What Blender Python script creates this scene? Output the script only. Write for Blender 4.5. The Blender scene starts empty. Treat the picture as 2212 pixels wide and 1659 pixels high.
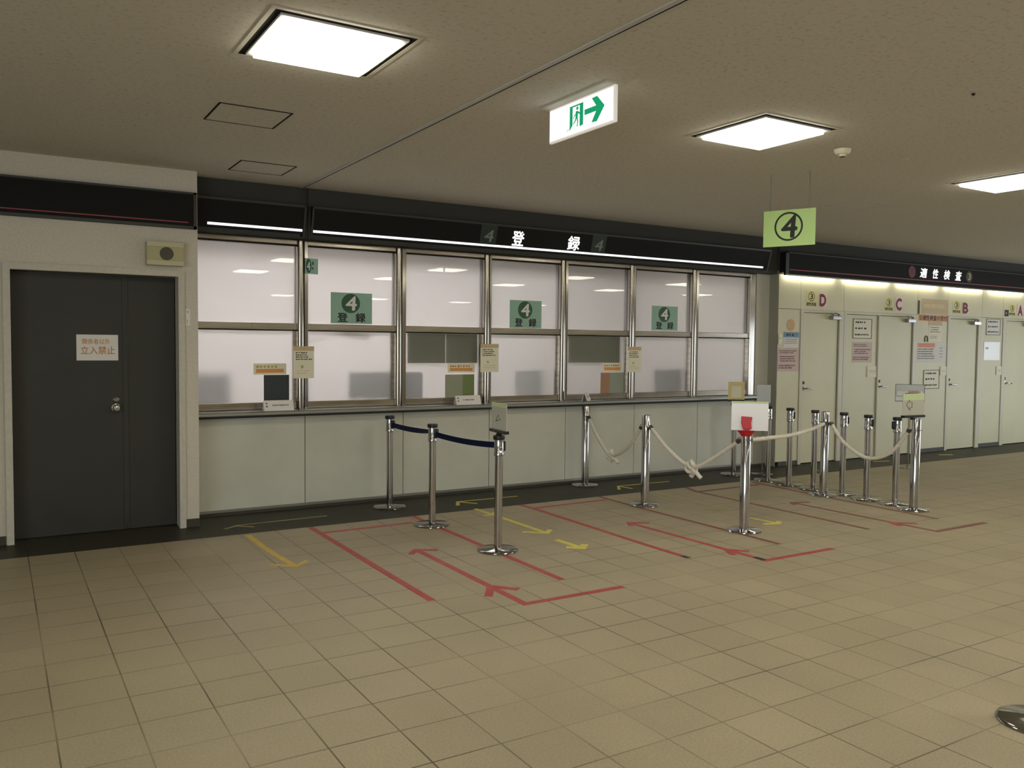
import bpy, bmesh, math, random
from mathutils import Matrix, Vector

SC = bpy.context.scene
COL = SC.collection
PI = math.pi

# ------------------------------------------------------------------ camera
def make_camera():
    yaw, pitch, roll = 0.547819836, -0.0460297577, 0.0100323042
    f = Vector((math.sin(yaw)*math.cos(pitch), math.cos(yaw)*math.cos(pitch), math.sin(pitch)))
    r = Vector((math.cos(yaw), -math.sin(yaw), 0))
    u = r.cross(f)
    r2 = math.cos(roll)*r + math.sin(roll)*u
    u2 = -math.sin(roll)*r + math.cos(roll)*u
    cam = bpy.data.cameras.new('camera')
    cam.sensor_width = 36.0
    cam.lens = 1833.35/2212*36.0
    cam.clip_start = 0.05
    o = bpy.data.objects.new('camera', cam)
    COL.objects.link(o)
    o.matrix_world = Matrix(((r2.x, u2.x, -f.x, 0), (r2.y, u2.y, -f.y, 0), (r2.z, u2.z, -f.z, 1.6), (0, 0, 0, 1)))
    SC.camera = o
make_camera()

# ------------------------------------------------------------------ view, world, daylight
SC.view_settings.view_transform = 'Standard'
SC.view_settings.look = 'None'
SC.view_settings.gamma = 1.0
SC.view_settings.use_curve_mapping = False
SC.view_settings.exposure = 0.0
SC.cycles.use_denoising = True
SC.cycles.max_bounces = 8
SC.cycles.diffuse_bounces = 4
SC.cycles.glossy_bounces = 4
SC.cycles.transmission_bounces = 6
SC.cycles.sample_clamp_indirect = 6.0
SC.cycles.blur_glossy = 0.1

W = bpy.data.worlds.new('daylight')
SC.world = W
W.use_nodes = True
W.node_tree.nodes['Background'].inputs[0].default_value = (0.80, 0.90, 1.0, 1)
W.node_tree.nodes['Background'].inputs[1].default_value = 2.0

LAMP = 19.5           # ceiling panel radiance
LAMP_COL = (1.0, 0.94, 0.78)
OFFICE = 20.0          # office panel radiance
COVE = 20.0            # cove tubes below the fascias

def daylight(x, y0, y1, z0, z1, energy, turn):
    l = bpy.data.lights.new('daylight_glazing', 'AREA')
    l.shape = 'RECTANGLE'; l.size = y1-y0; l.size_y = z1-z0
    l.energy = energy; l.color = (0.86, 0.93, 1.0)
    o = bpy.data.objects.new('daylight_glazing', l); COL.objects.link(o)
    o.location = (x, (y0+y1)/2, (z0+z1)/2)
    o.rotation_euler = (PI/2, 0, turn)       # shines level into the hall
daylight(18.95, -1.8, 5.5, 0.1, 2.2, 140, PI/2)     # glazed entrance at the far end
daylight(-5.95, -10.0, 0.0, 0.1, 2.2, 260, -PI/2)   # glazed front on the door side

# ------------------------------------------------------------------ materials
MATS = {}
def mat(name, col, rough=0.6, metal=0.0, spec=0.5, emit=None, estr=0.0):
    if name in MATS: return MATS[name]
    m = bpy.data.materials.new(name); m.use_nodes = True
    b = m.node_tree.nodes['Principled BSDF']
    b.inputs['Base Color'].default_value = (*col, 1)
    b.inputs['Roughness'].default_value = rough
    b.inputs['Metallic'].default_value = metal
    b.inputs['Specular IOR Level'].default_value = spec
    if emit:
        b.inputs['Emission Color'].default_value = (*emit, 1)
        b.inputs['Emission Strength'].default_value = estr
    MATS[name] = m
    return m

def noisy(name, c1, c2, scale, rough=0.7, spec=0.3, metal=0.0, detail=4, lo=0.35, hi=0.65, bump=0.0, stretch=None):
    m = mat(name, c1, rough, metal, spec)
    nt = m.node_tree; N = nt.nodes; L = nt.links
    b = N['Principled BSDF']
    tc = N.new('ShaderNodeTexCoord'); mp = N.new('ShaderNodeMapping')
    L.new(tc.outputs['Object'], mp.inputs['Vector'])
    if stretch: mp.inputs['Scale'].default_value = stretch
    n = N.new('ShaderNodeTexNoise'); n.inputs['Scale'].default_value = scale; n.inputs['Detail'].default_value = detail
    L.new(mp.outputs['Vector'], n.inputs['Vector'])
    r = N.new('ShaderNodeValToRGB')
    r.color_ramp.elements[0].position = lo; r.color_ramp.elements[0].color = (*c1, 1)
    r.color_ramp.elements[1].position = hi; r.color_ramp.elements[1].color = (*c2, 1)
    L.new(n.outputs['Fac'], r.inputs['Fac']); L.new(r.outputs['Color'], b.inputs['Base Color'])
    if bump:
        bp = N.new('ShaderNodeBump'); bp.inputs['Strength'].default_value = bump; bp.inputs['Distance'].default_value = 0.004
        L.new(n.outputs['Fac'], bp.inputs['Height']); L.new(bp.outputs['Normal'], b.inputs['Normal'])
    return m

def tile_floor(name, c1, c2, grout, rough, spec=0.35):
    m = mat(name, c1, rough, 0, spec)
    nt = m.node_tree; N = nt.nodes; L = nt.links; b = N['Principled BSDF']
    geo = N.new('ShaderNodeNewGeometry')
    mp = N.new('ShaderNodeMapping'); L.new(geo.outputs['Position'], mp.inputs['Vector'])
    mp.inputs['Location'].default_value = (-0.19+0.3048*60, -3.172+0.3065*60, 0)
    br = N.new('ShaderNodeTexBrick')
    br.offset = 0; br.offset_frequency = 1; br.squash = 1
    L.new(mp.outputs['Vector'], br.inputs['Vector'])
    br.inputs['Scale'].default_value = 1.0
    br.inputs['Brick Width'].default_value = 0.3048
    br.inputs['Row Height'].default_value = 0.3065
    br.inputs['Mortar Size'].default_value = 0.0040
    br.inputs['Mortar Smooth'].default_value = 0.3
    br.inputs['Bias'].default_value = 0.0
    br.inputs['Color1'].default_value = (*c1, 1); br.inputs['Color2'].default_value = (*c2, 1)
    br.inputs['Mortar'].default_value = (*c1, 1)
    nz = N.new('ShaderNodeTexNoise'); nz.inputs['Scale'].default_value = 90; nz.inputs['Detail'].default_value = 3
    L.new(geo.outputs['Position'], nz.inputs['Vector'])
    nb = N.new('ShaderNodeTexNoise'); nb.inputs['Scale'].default_value = 1.3; nb.inputs['Detail'].default_value = 5
    L.new(geo.outputs['Position'], nb.inputs['Vector'])
    mr = N.new('ShaderNodeMapRange'); mr.inputs[1].default_value = 0.3; mr.inputs[2].default_value = 0.7
    mr.inputs[3].default_value = 0.90; mr.inputs[4].default_value = 1.10
    L.new(nz.outputs['Fac'], mr.inputs[0])
    mr2 = N.new('ShaderNodeMapRange'); mr2.inputs[1].default_value = 0.3; mr2.inputs[2].default_value = 0.7
    mr2.inputs[3].default_value = 0.93; mr2.inputs[4].default_value = 1.06
    L.new(nb.outputs['Fac'], mr2.inputs[0])
    mu = N.new('ShaderNodeMath'); mu.operation = 'MULTIPLY'
    L.new(mr.outputs[0], mu.inputs[0]); L.new(mr2.outputs[0], mu.inputs[1])
    vm = N.new('ShaderNodeVectorMath'); vm.operation = 'SCALE'
    L.new(br.outputs['Color'], vm.inputs[0]); L.new(mu.outputs[0], vm.inputs['Scale'])
    # dirt makes the joints uneven
    nd = N.new('ShaderNodeTexNoise'); nd.inputs['Scale'].default_value = 1.1; nd.inputs['Detail'].default_value = 2
    L.new(geo.outputs['Position'], nd.inputs['Vector'])
    md = N.new('ShaderNodeMapRange'); md.inputs[1].default_value = 0.36; md.inputs[2].default_value = 0.62
    md.inputs[3].default_value = 0.25; md.inputs[4].default_value = 1.0
    L.new(nd.outputs['Fac'], md.inputs[0])
    mf = N.new('ShaderNodeMath'); mf.operation = 'MULTIPLY'
    L.new(br.outputs['Fac'], mf.inputs[0]); L.new(md.outputs[0], mf.inputs[1])
    mx = N.new('ShaderNodeMix'); mx.data_type = 'RGBA'
    L.new(mf.outputs[0], mx.inputs['Factor'])
    L.new(vm.outputs[0], mx.inputs['A']); mx.inputs['B'].default_value = (*grout, 1)
    L.new(mx.outputs['Result'], b.inputs['Base Color'])
    return m

def frosted_glass(name, trans, rough, tint=(0.96, 0.95, 0.94)):
    m = bpy.data.materials.new(name); m.use_nodes = True
    nt = m.node_tree; N = nt.nodes; L = nt.links
    N.remove(N['Principled BSDF'])
    out = N['Material Output']
    rf = N.new('ShaderNodeBsdfRefraction'); rf.inputs['IOR'].default_value = 1.45; rf.inputs['Roughness'].default_value = rough
    rf.inputs['Color'].default_value = (*tint, 1)
    tl = N.new('ShaderNodeBsdfTranslucent'); tl.inputs['Color'].default_value = (*tint, 1)
    mx = N.new('ShaderNodeMixShader'); mx.inputs[0].default_value = trans
    L.new(rf.outputs[0], mx.inputs[1]); L.new(tl.outputs[0], mx.inputs[2])
    gl = N.new('ShaderNodeBsdfGlossy'); gl.inputs['Roughness'].default_value = 0.0
    fr = N.new('ShaderNodeFresnel'); fr.inputs['IOR'].default_value = 1.5
    m2 = N.new('ShaderNodeMixShader')
    L.new(fr.outputs[0], m2.inputs[0]); L.new(mx.outputs[0], m2.inputs[1]); L.new(gl.outputs[0], m2.inputs[2])
    L.new(m2.outputs[0], out.inputs['Surface'])
    MATS[name] = m
    return m

def emitter(name, col, s):
    m = bpy.data.materials.new(name); m.use_nodes = True
    nt = m.node_tree; nt.nodes.remove(nt.nodes['Principled BSDF'])
    e = nt.nodes.new('ShaderNodeEmission'); e.inputs[0].default_value = (*col, 1); e.inputs[1].default_value = s
    nt.links.new(e.outputs[0], nt.nodes['Material Output'].inputs['Surface'])
    MATS[name] = m
    return m

M_CEIL = noisy('ceiling_board', (0.47, 0.44, 0.375), (0.60, 0.565, 0.49), 38, 0.9, 0.1, detail=6, lo=0.30, hi=0.46)
M_FLOOR = tile_floor('floor_tile', (0.352, 0.302, 0.200), (0.380, 0.328, 0.220), (0.085, 0.07, 0.045), 0.5)
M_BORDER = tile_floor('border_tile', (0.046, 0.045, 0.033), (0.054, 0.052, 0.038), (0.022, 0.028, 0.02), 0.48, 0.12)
M_WALL = noisy('plaster_wall', (0.60, 0.56, 0.47), (0.66, 0.62, 0.52), 60, 0.85, 0.2, detail=6, bump=0.25)
M_PANEL = noisy('lower_panel', (0.565, 0.565, 0.48), (0.62, 0.62, 0.53), 2.2, 0.45, 0.4, detail=5)
M_CREAM = noisy('cream_steel', (0.66, 0.635, 0.43), (0.70, 0.675, 0.46), 1.5, 0.42, 0.4)
M_CREAMF = mat('cream_frame', (0.62, 0.59, 0.46), 0.4, 0, 0.45)
M_RETURN = mat('return_steel', (0.36, 0.35, 0.29), 0.5, 0, 0.35)  # tone carries the wall return's shade; also the grey of the lower strip
M_FRAME = noisy('door_frame_paint', (0.55, 0.52, 0.44), (0.60, 0.57, 0.48), 30, 0.55, 0.4)
M_DARKDOOR = noisy('dark_door_paint', (0.038, 0.039, 0.034), (0.043, 0.043, 0.037), 3, 0.5, 0.35)
M_BULK = mat('bulkhead_paint', (0.052, 0.052, 0.048), 0.7, 0, 0.2)
M_BLACK = mat('fascia_black', (0.015, 0.015, 0.014), 0.6, 0, 0.10)
M_FTRIM = mat('fascia_edge', (0.055, 0.057, 0.052), 0.45, 0.3, 0.4)
M_DARK = mat('dark_gap', (0.015, 0.014, 0.011), 0.8, 0, 0.1)
M_BASEB = mat('baseboard_vinyl', (0.055, 0.05, 0.036), 0.5, 0, 0.4)
M_ALU = mat('kick_strip', (0.35, 0.35, 0.32), 0.38, 0.7)
M_CHROME = mat('chrome', (0.50, 0.50, 0.52), 0.08, 1.0)
M_STEEL = noisy('stainless', (0.33, 0.305, 0.27), (0.42, 0.39, 0.345), 6, 0.13, 0.5, 1.0, stretch=(8, 8, 0.3))
M_STEELH = noisy('stainless_rail', (0.30, 0.27, 0.23), (0.44, 0.405, 0.35), 4, 0.24, 0.5, 1.0, stretch=(0.5, 8, 8))
M_COUNTER = mat('counter_steel', (0.36, 0.37, 0.36), 0.36, 0.8)
M_SATIN = mat('satin_base', (0.36, 0.35, 0.335), 0.12, 1.0)
M_BLK = mat('black_plastic', (0.012, 0.012, 0.013), 0.4, 0, 0.4)
M_NAVY = mat('navy_belt', (0.006, 0.011, 0.040), 0.8, 0, 0.1)
M_ROPE = noisy('rope_cotton', (0.68, 0.64, 0.54), (0.80, 0.76, 0.66), 80, 0.9, 0.1)
M_ROPED = mat('rope_fitting', (0.10, 0.09, 0.07), 0.5, 0.5)
M_RED = mat('red_plastic', (0.52, 0.012, 0.016), 0.35, 0, 0.5)
M_TRED = noisy('red_tape', (0.36, 0.055, 0.05), (0.43, 0.075, 0.065), 9, 0.5, 0.3)
M_TREDW = noisy('red_tape_worn', (0.165, 0.07, 0.05), (0.25, 0.075, 0.06), 4, 0.5, 0.3)
M_TYEL = noisy('yellow_tape', (0.66, 0.58, 0.09), (0.74, 0.66, 0.12), 9, 0.45, 0.3)
M_TYEL2 = noisy('amber_tape', (0.60, 0.42, 0.055), (0.66, 0.50, 0.09), 9, 0.45, 0.3)
M_TYELW = noisy('yellow_tape_worn', (0.26, 0.24, 0.11), (0.40, 0.36, 0.13), 5, 0.5, 0.3)
M_TBLK = mat('black_tape', (0.015, 0.014, 0.012), 0.5)
M_PAPER = mat('white_paper', (0.78, 0.76, 0.72), 0.55, 0, 0.4)
M_PAPERG = mat('glossy_white_sheet', (0.80, 0.80, 0.80), 0.18, 0, 0.5)
M_CREAMP = mat('cream_paper', (0.80, 0.76, 0.58), 0.5)
M_PINK = mat('pink_paper', (0.62, 0.46, 0.40), 0.5)
M_PINKW = mat('pale_pink_paper', (0.80, 0.66, 0.60), 0.5)
M_YELP = mat('yellow_paper', (0.74, 0.68, 0.28), 0.5)
M_SAND = mat('sand_paper', (0.72, 0.60, 0.26), 0.45)
M_ORG = mat('orange_ink', (0.74, 0.33, 0.08), 0.5)
M_ORGR = mat('orange_red_ink', (0.72, 0.21, 0.07), 0.5)
M_ORGD = mat('orange_text', (0.56, 0.26, 0.08), 0.6)
M_ORGF = mat('faded_orange', (0.58, 0.44, 0.25), 0.5)
M_GREEN = mat('poster_green', (0.30, 0.50, 0.39), 0.35, 0, 0.4)
M_GREEND = mat('poster_dark_green', (0.030, 0.105, 0.055), 0.5)
M_LIME = mat('lime_sheet', (0.46, 0.66, 0.25), 0.25, 0, 0.5)
M_LIMEP = mat('pale_lime', (0.55, 0.66, 0.36), 0.4)
M_INK = mat('black_ink', (0.010, 0.010, 0.010), 0.6)
M_INKG = mat('grey_ink', (0.16, 0.155, 0.14), 0.6)
M_INKR = mat('dark_red_ink', (0.19, 0.020, 0.022), 0.6)
M_INKM = mat('maroon_ink', (0.13, 0.045, 0.045), 0.6)
M_BLUE = mat('blue_ink', (0.12, 0.26, 0.38), 0.5)
M_OLIVE = mat('olive_ink', (0.48, 0.42, 0.10), 0.6)
M_WHITEI = mat('white_ink', (0.76, 0.77, 0.72), 0.6)
M_NAVYS = mat('navy_sheet', (0.030, 0.040, 0.048), 0.5)
M_SAGE = mat('sage_sheet', (0.30, 0.31, 0.215), 0.5)
M_MOSS = mat('moss_sheet', (0.165, 0.215, 0.075), 0.5)
M_BROWN = mat('brown_sheet', (0.36, 0.19, 0.105), 0.5)
M_GGREY = mat('green_grey_board', (0.29, 0.32, 0.26), 0.6)
M_DKGRN = mat('dark_green_plate', (0.014, 0.030, 0.026), 0.4)
M_DIMW = mat('dim_white_ink', (0.20, 0.23, 0.21), 0.6)
M_DRED = mat('dim_red_disc', (0.13, 0.012, 0.018), 0.4)
M_REDS = mat('red_strip', (0.30, 0.045, 0.065), 0.4)
M_BEIGE = mat('speaker_beige', (0.46, 0.43, 0.24), 0.55)
M_BEIGE2 = mat('speaker_beige_light', (0.55, 0.52, 0.33), 0.5)
M_GRILLE = mat('speaker_grille', (0.09, 0.085, 0.055), 0.7)
M_SIGNW = emitter('exit_face_light', (1.0, 0.97, 0.95), 1.15)
M_SIGNH = mat('exit_housing', (0.75, 0.72, 0.66), 0.4, 0, 0.5, (1, 0.95, 0.88), 0.35)
M_EXG = mat('exit_green', (0.0, 0.22, 0.10), 0.4, 0, 0.4, (0.0, 0.45, 0.19), 0.55)
M_PANELW = emitter('lamp_diffuser', LAMP_COL, LAMP)
M_LFRAME = mat('lamp_frame', (0.50, 0.48, 0.46), 0.5)
M_LTRIM = mat('lamp_trim', (0.52, 0.49, 0.40), 0.6)
M_STRIPW = emitter('fascia_strip_light', (0.97, 0.98, 1.0), 1.6)
M_TEXTW = emitter('fascia_letter_light', (1.0, 1.0, 0.98), 1.5)
M_COVE = emitter('cove_tube', (1.0, 0.93, 0.74), COVE)
M_OFFICE = emitter('office_lamp', (1.0, 0.95, 0.93), OFFICE)
M_OFFICE2 = emitter('office_lamp_dim', (1.0, 0.97, 0.88), 8.0)
M_OFFW = mat('office_wall', (0.82, 0.80, 0.79), 0.8)
M_GLASS = frosted_glass('frosted_glass', 0.20, 0.30)
M_GLASSC = frosted_glass('clearer_glass', 0.15, 0.12)
M_MON = mat('monitor_grey', (0.11, 0.125, 0.12), 0.6)
M_CHAIR = mat('chair_dark', (0.05, 0.05, 0.055), 0.8)
M_ACRYL = mat('acrylic_sheet', (0.52, 0.52, 0.44), 0.15, 0, 0.5)

# ------------------------------------------------------------------ helpers
def bm_box(bm, x0, x1, y0, y1, z0, z1):
    v = [bm.verts.new(p) for p in ((x0,y0,z0),(x1,y0,z0),(x1,y1,z0),(x0,y1,z0),(x0,y0,z1),(x1,y0,z1),(x1,y1,z1),(x0,y1,z1))]
    for f in ((3,2,1,0),(4,5,6,7),(0,1,5,4),(1,2,6,5),(2,3,7,6),(3,0,4,7)):
        bm.faces.new([v[i] for i in f])

def bm_lathe(bm, prof, n=32, c=(0, 0, 0), axis='z'):
    rings = []
    for r, z in prof:
        ring = []
        for i in range(n):
            a = 2*PI*i/n
            p = (r*math.cos(a), r*math.sin(a), z)
            if axis == 'y': p = (p[0], -p[2], p[1])
            if axis == 'x': p = (p[2], p[0], p[1])
            ring.append(bm.verts.new((c[0]+p[0], c[1]+p[1], c[2]+p[2])))
        rings.append(ring)
    for a, b in zip(rings, rings[1:]):
        for i in range(n):
            j = (i+1) % n
            bm.faces.new((a[i], a[j], b[j], b[i]))
    bm.faces.new(list(reversed(rings[0]))); bm.faces.new(rings[-1])

def bm_prism(bm, poly, d0, d1, to):
    """poly: list of 2-D points; to(u,v,d) -> 3-D"""
    a = [bm.verts.new(to(u, v, d0)) for u, v in poly]
    b = [bm.verts.new(to(u, v, d1)) for u, v in poly]
    bm.faces.new(a); bm.faces.new(list(reversed(b)))
    n = len(poly)
    for i in range(n):
        j = (i+1) % n
        bm.faces.new((a[j], a[i], b[i], b[j]))

def bm_tube(bm, pts, r, n=10, lobes=0, twist=0.0, caps=True):
    P = [Vector(p) for p in pts]
    up = Vector((0, 0, 1)); rings = []; s = 0.0; N = None
    for i, p in enumerate(P):
        t = (P[min(i+1, len(P)-1)]-P[max(i-1, 0)]).normalized()
        if N is None:
            N = t.cross(up if abs(t.z) < 0.95 else Vector((1, 0, 0))).normalized()
        else:
            N = (N - t*N.dot(t)).normalized()
        B = t.cross(N)
        if i: s += (p-P[i-1]).length
        ring = []
        for k in range(n):
            a = 2*PI*k/n
            rr = r*(1+0.16*math.cos(lobes*a - twist*s)) if lobes else r
            ring.append(bm.verts.new(p + N*math.cos(a)*rr + B*math.sin(a)*rr))
        rings.append(ring)
    for a, b in zip(rings, rings[1:]):
        for k in range(n):
            j = (k+1) % n
            bm.faces.new((a[k], a[j], b[j], b[k]))
    if caps:
        bm.faces.new(list(reversed(rings[0]))); bm.faces.new(rings[-1])

def obj(name, bm, m, parent=None, smooth=False, bevel=0.0, mw=None):
    bmesh.ops.recalc_face_normals(bm, faces=bm.faces)
    me = bpy.data.meshes.new(name); bm.to_mesh(me); bm.free()
    me.materials.append(m)
    o = bpy.data.objects.new(name, me); COL.objects.link(o)
    if parent: o.parent = parent
    if mw is not None: o.matrix_local = mw
    if smooth:
        for p in me.polygons: p.use_smooth = True
        md = o.modifiers.new('edges', 'EDGE_SPLIT'); md.split_angle = math.radians(40)
    if bevel:
        b = o.modifiers.new('bevel', 'BEVEL'); b.width = bevel; b.segments = 2; b.limit_method = 'ANGLE'
    return o

def box(name, m, x0, x1, y0, y1, z0, z1, parent=None, bevel=0.0):
    bm = bmesh.new(); bm_box(bm, x0, x1, y0, y1, z0, z1)
    return obj(name, bm, m, parent, bevel=bevel)

def boxes(name, m, lst, parent=None, bevel=0.0):
    bm = bmesh.new()
    for b in lst: bm_box(bm, *b)
    return obj(name, bm, m, parent, bevel=bevel)

def tag(o, label, cat, group=None, kind=None):
    o['label'] = label; o['category'] = cat
    if group: o['group'] = group
    if kind: o['kind'] = kind
    return o

def struct(o, label, cat, group=None): return tag(o, label, cat, group, 'structure')

def empty(name, loc, rz=0.0):
    o = bpy.data.objects.new(name, None); COL.objects.link(o)
    o.location = loc; o.rotation_euler = (0, 0, rz); o.empty_display_size = 0.1
    return o

def dup(root, loc, rz, label):
    r = root.copy(); COL.objects.link(r); r.location = loc; r.rotation_euler = (0, 0, rz); r['label'] = label
    for ch in list(root.children):
        c = ch.copy(); COL.objects.link(c); c.parent = r
        for g in list(ch.children):
            d = g.copy(); COL.objects.link(d); d.parent = c
    return r

def face(origin, n=(0, -1, 0), v=(0, 0, 1)):
    """local x right, y up, z out of the face"""
    n = Vector(n).normalized(); v = Vector(v).normalized()
    x = v.cross(n).normalized(); y = n.cross(x)
    return Matrix(((x.x, y.x, n.x, origin[0]), (x.y, y.y, n.y, origin[1]), (x.z, y.z, n.z, origin[2]), (0, 0, 0, 1)))

TEXTS = {}
def text_data(body, bold):
    k = (body, bold)
    if k not in TEXTS:
        c = bpy.data.curves.new('lettering', 'FONT'); c.body = body; c.size = 1.0; c.resolution_u = 3
        t = bpy.data.objects.new('lettering', c); COL.objects.link(t)
        dg = bpy.context.evaluated_depsgraph_get()
        me = bpy.data.meshes.new_from_object(t.evaluated_get(dg))
        vs = [v.co.copy() for v in me.vertices]; fs = [list(p.vertices) for p in me.polygons]
        COL.objects.unlink(t); bpy.data.objects.remove(t); bpy.data.meshes.remove(me); bpy.data.curves.remove(c)
        xs = [v.x for v in vs]; ys = [v.y for v in vs]
        TEXTS[k] = ([(v.x-min(xs), v.y-min(ys)) for v in vs], fs, max(xs)-min(xs), max(ys)-min(ys))
    return TEXTS[k]

def bm_text(bm, body, x0, y0, x1, y1, z, bold=0.02, shear=0.0):
    vs, fs, w, h = text_data(body, 0)
    sx, sy = (x1-x0)/w, (y1-y0)/h
    for k, (dx, dy) in enumerate(((0, 0), (1, 0), (-1, 0), (0, 1), (0, -1)) if bold else ((0, 0),)):   # heavier strokes
        ox, oy = dx*bold*sx, dy*bold*sy
        vv = [bm.verts.new((x0+a*sx+shear*b*sy+ox, y0+b*sy+oy, z-0.00002*k)) for a, b in vs]
        for f in fs:
            try: bm.faces.new([vv[i] for i in f])
            except ValueError: pass

def bm_rect(bm, x0, y0, x1, y1, z, t=0.0004):
    bm_box(bm, x0, x1, y0, y1, z-t, z)

def bm_disc(bm, cx, cy, rx, ry, z, n=36, hole=0.0):
    if hole:
        a = [bm.verts.new((cx+rx*math.cos(2*PI*i/n), cy+ry*math.sin(2*PI*i/n), z)) for i in range(n)]
        b = [bm.verts.new((cx+hole*rx*math.cos(2*PI*i/n), cy+hole*ry*math.sin(2*PI*i/n), z)) for i in range(n)]
        for i in range(n):
            j = (i+1) % n
            bm.faces.new((a[i], a[j], b[j], b[i]))
    else:
        bm.faces.new([bm.verts.new((cx+rx*math.cos(2*PI*i/n), cy+ry*math.sin(2*PI*i/n), z)) for i in range(n)])

RND = random.Random(4)
def bm_lines(bm, x0, y0, x1, y1, z, rows, fill=0.5, dash=0.9, cols=None):
    """rows of unreadable print"""
    rh = (y1-y0)/rows
    for r in range(rows):
        yc = y1-(r+0.5)*rh; hh = rh*fill/2
        x = x0; end = x1-(x1-x0)*RND.uniform(0, 0.28)
        cw = rh*dash
        while x < end-cw*0.5:
            w = cw*RND.uniform(0.55, 0.95)
            bm_box(bm, x, min(x+w, x1), yc-hh*RND.uniform(0.6, 1), yc+hh*RND.uniform(0.7, 1), z-0.0004, z)
            x += cw*RND.uniform(1.0, 1.25)

def board(name, mw, w, h, m, label, cat, items=(), t=0.002, group=None, bevel=0.0):
    """flat sheet w x h (origin lower left) with printed parts; local z points to the reader"""
    bm = bmesh.new(); bm_box(bm, 0, w, 0, h, 0, t)
    o = obj(name, bm, m, bevel=bevel, mw=mw)
    tag(o, label, cat, group)
    for k, it in enumerate(items):
        kind, mm = it[0], it[1]
        z = t+0.0007+0.0004*k
        bm = bmesh.new()
        U = lambda a, b, c, d: (a*w, b*h, c*w, d*h)
        if kind == 'text': bm_text(bm, it[2], *U(*it[3]), z, *(it[4:] or (0.02,))); nm = 'lettering'
        elif kind == 'texts':
            for body, r in it[2]: bm_text(bm, body, *U(*r), z, *(it[3:] or (0.02,)))
            nm = 'lettering'
        elif kind == 'lines':
            nm = 'print_lines'
            for l in it[2][1:]:
                bk = bmesh.new(); bm_lines(bk, *U(*l[:4]), z, *l[4:]); obj(nm, bk, mm, o)
            l = it[2][0]; bm_lines(bm, *U(*l[:4]), z, *l[4:])
        elif kind == 'rect':
            for r in it[2]: bm_rect(bm, *U(*r), z)
            nm = it[3] if len(it) > 3 else 'colour_band'
        elif kind == 'disc':
            cx, cy, rx, ry = it[2]; bm_disc(bm, cx*w, cy*h, rx*w, ry*h, z, hole=it[3] if len(it) > 3 else 0.0); nm = 'printed_disc'
        elif kind == 'poly':
            for p in it[2]:
                bm.faces.new([bm.verts.new((a*w, b*h, z)) for a, b in p])
            nm = 'pictogram'
        elif kind == 'frame':
            b = it[2]
            for r in ((0, 0, w, b), (0, h-b, w, h), (0, 0, b, h), (w-b, 0, w, h)): bm_box(bm, r[0], r[2], r[1], r[3], t, z+0.003)
            nm = 'sign_border'
        obj(nm, bm, mm, o)
    return o

def wallsheet(name, x0, x1, z0, z1, Y, m, label, cat, items=(), **kw):
    return board(name, face((x0, Y-0.0015, z0)), x1-x0, z1-z0, m, label, cat, items, **kw)

YL, YW, YD = 7.65, 8.0, 7.85        # door wall, window wall, cream wall
CE = 3.05
XW0, XW1, XD0 = 1.50, 8.68, 8.93

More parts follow.
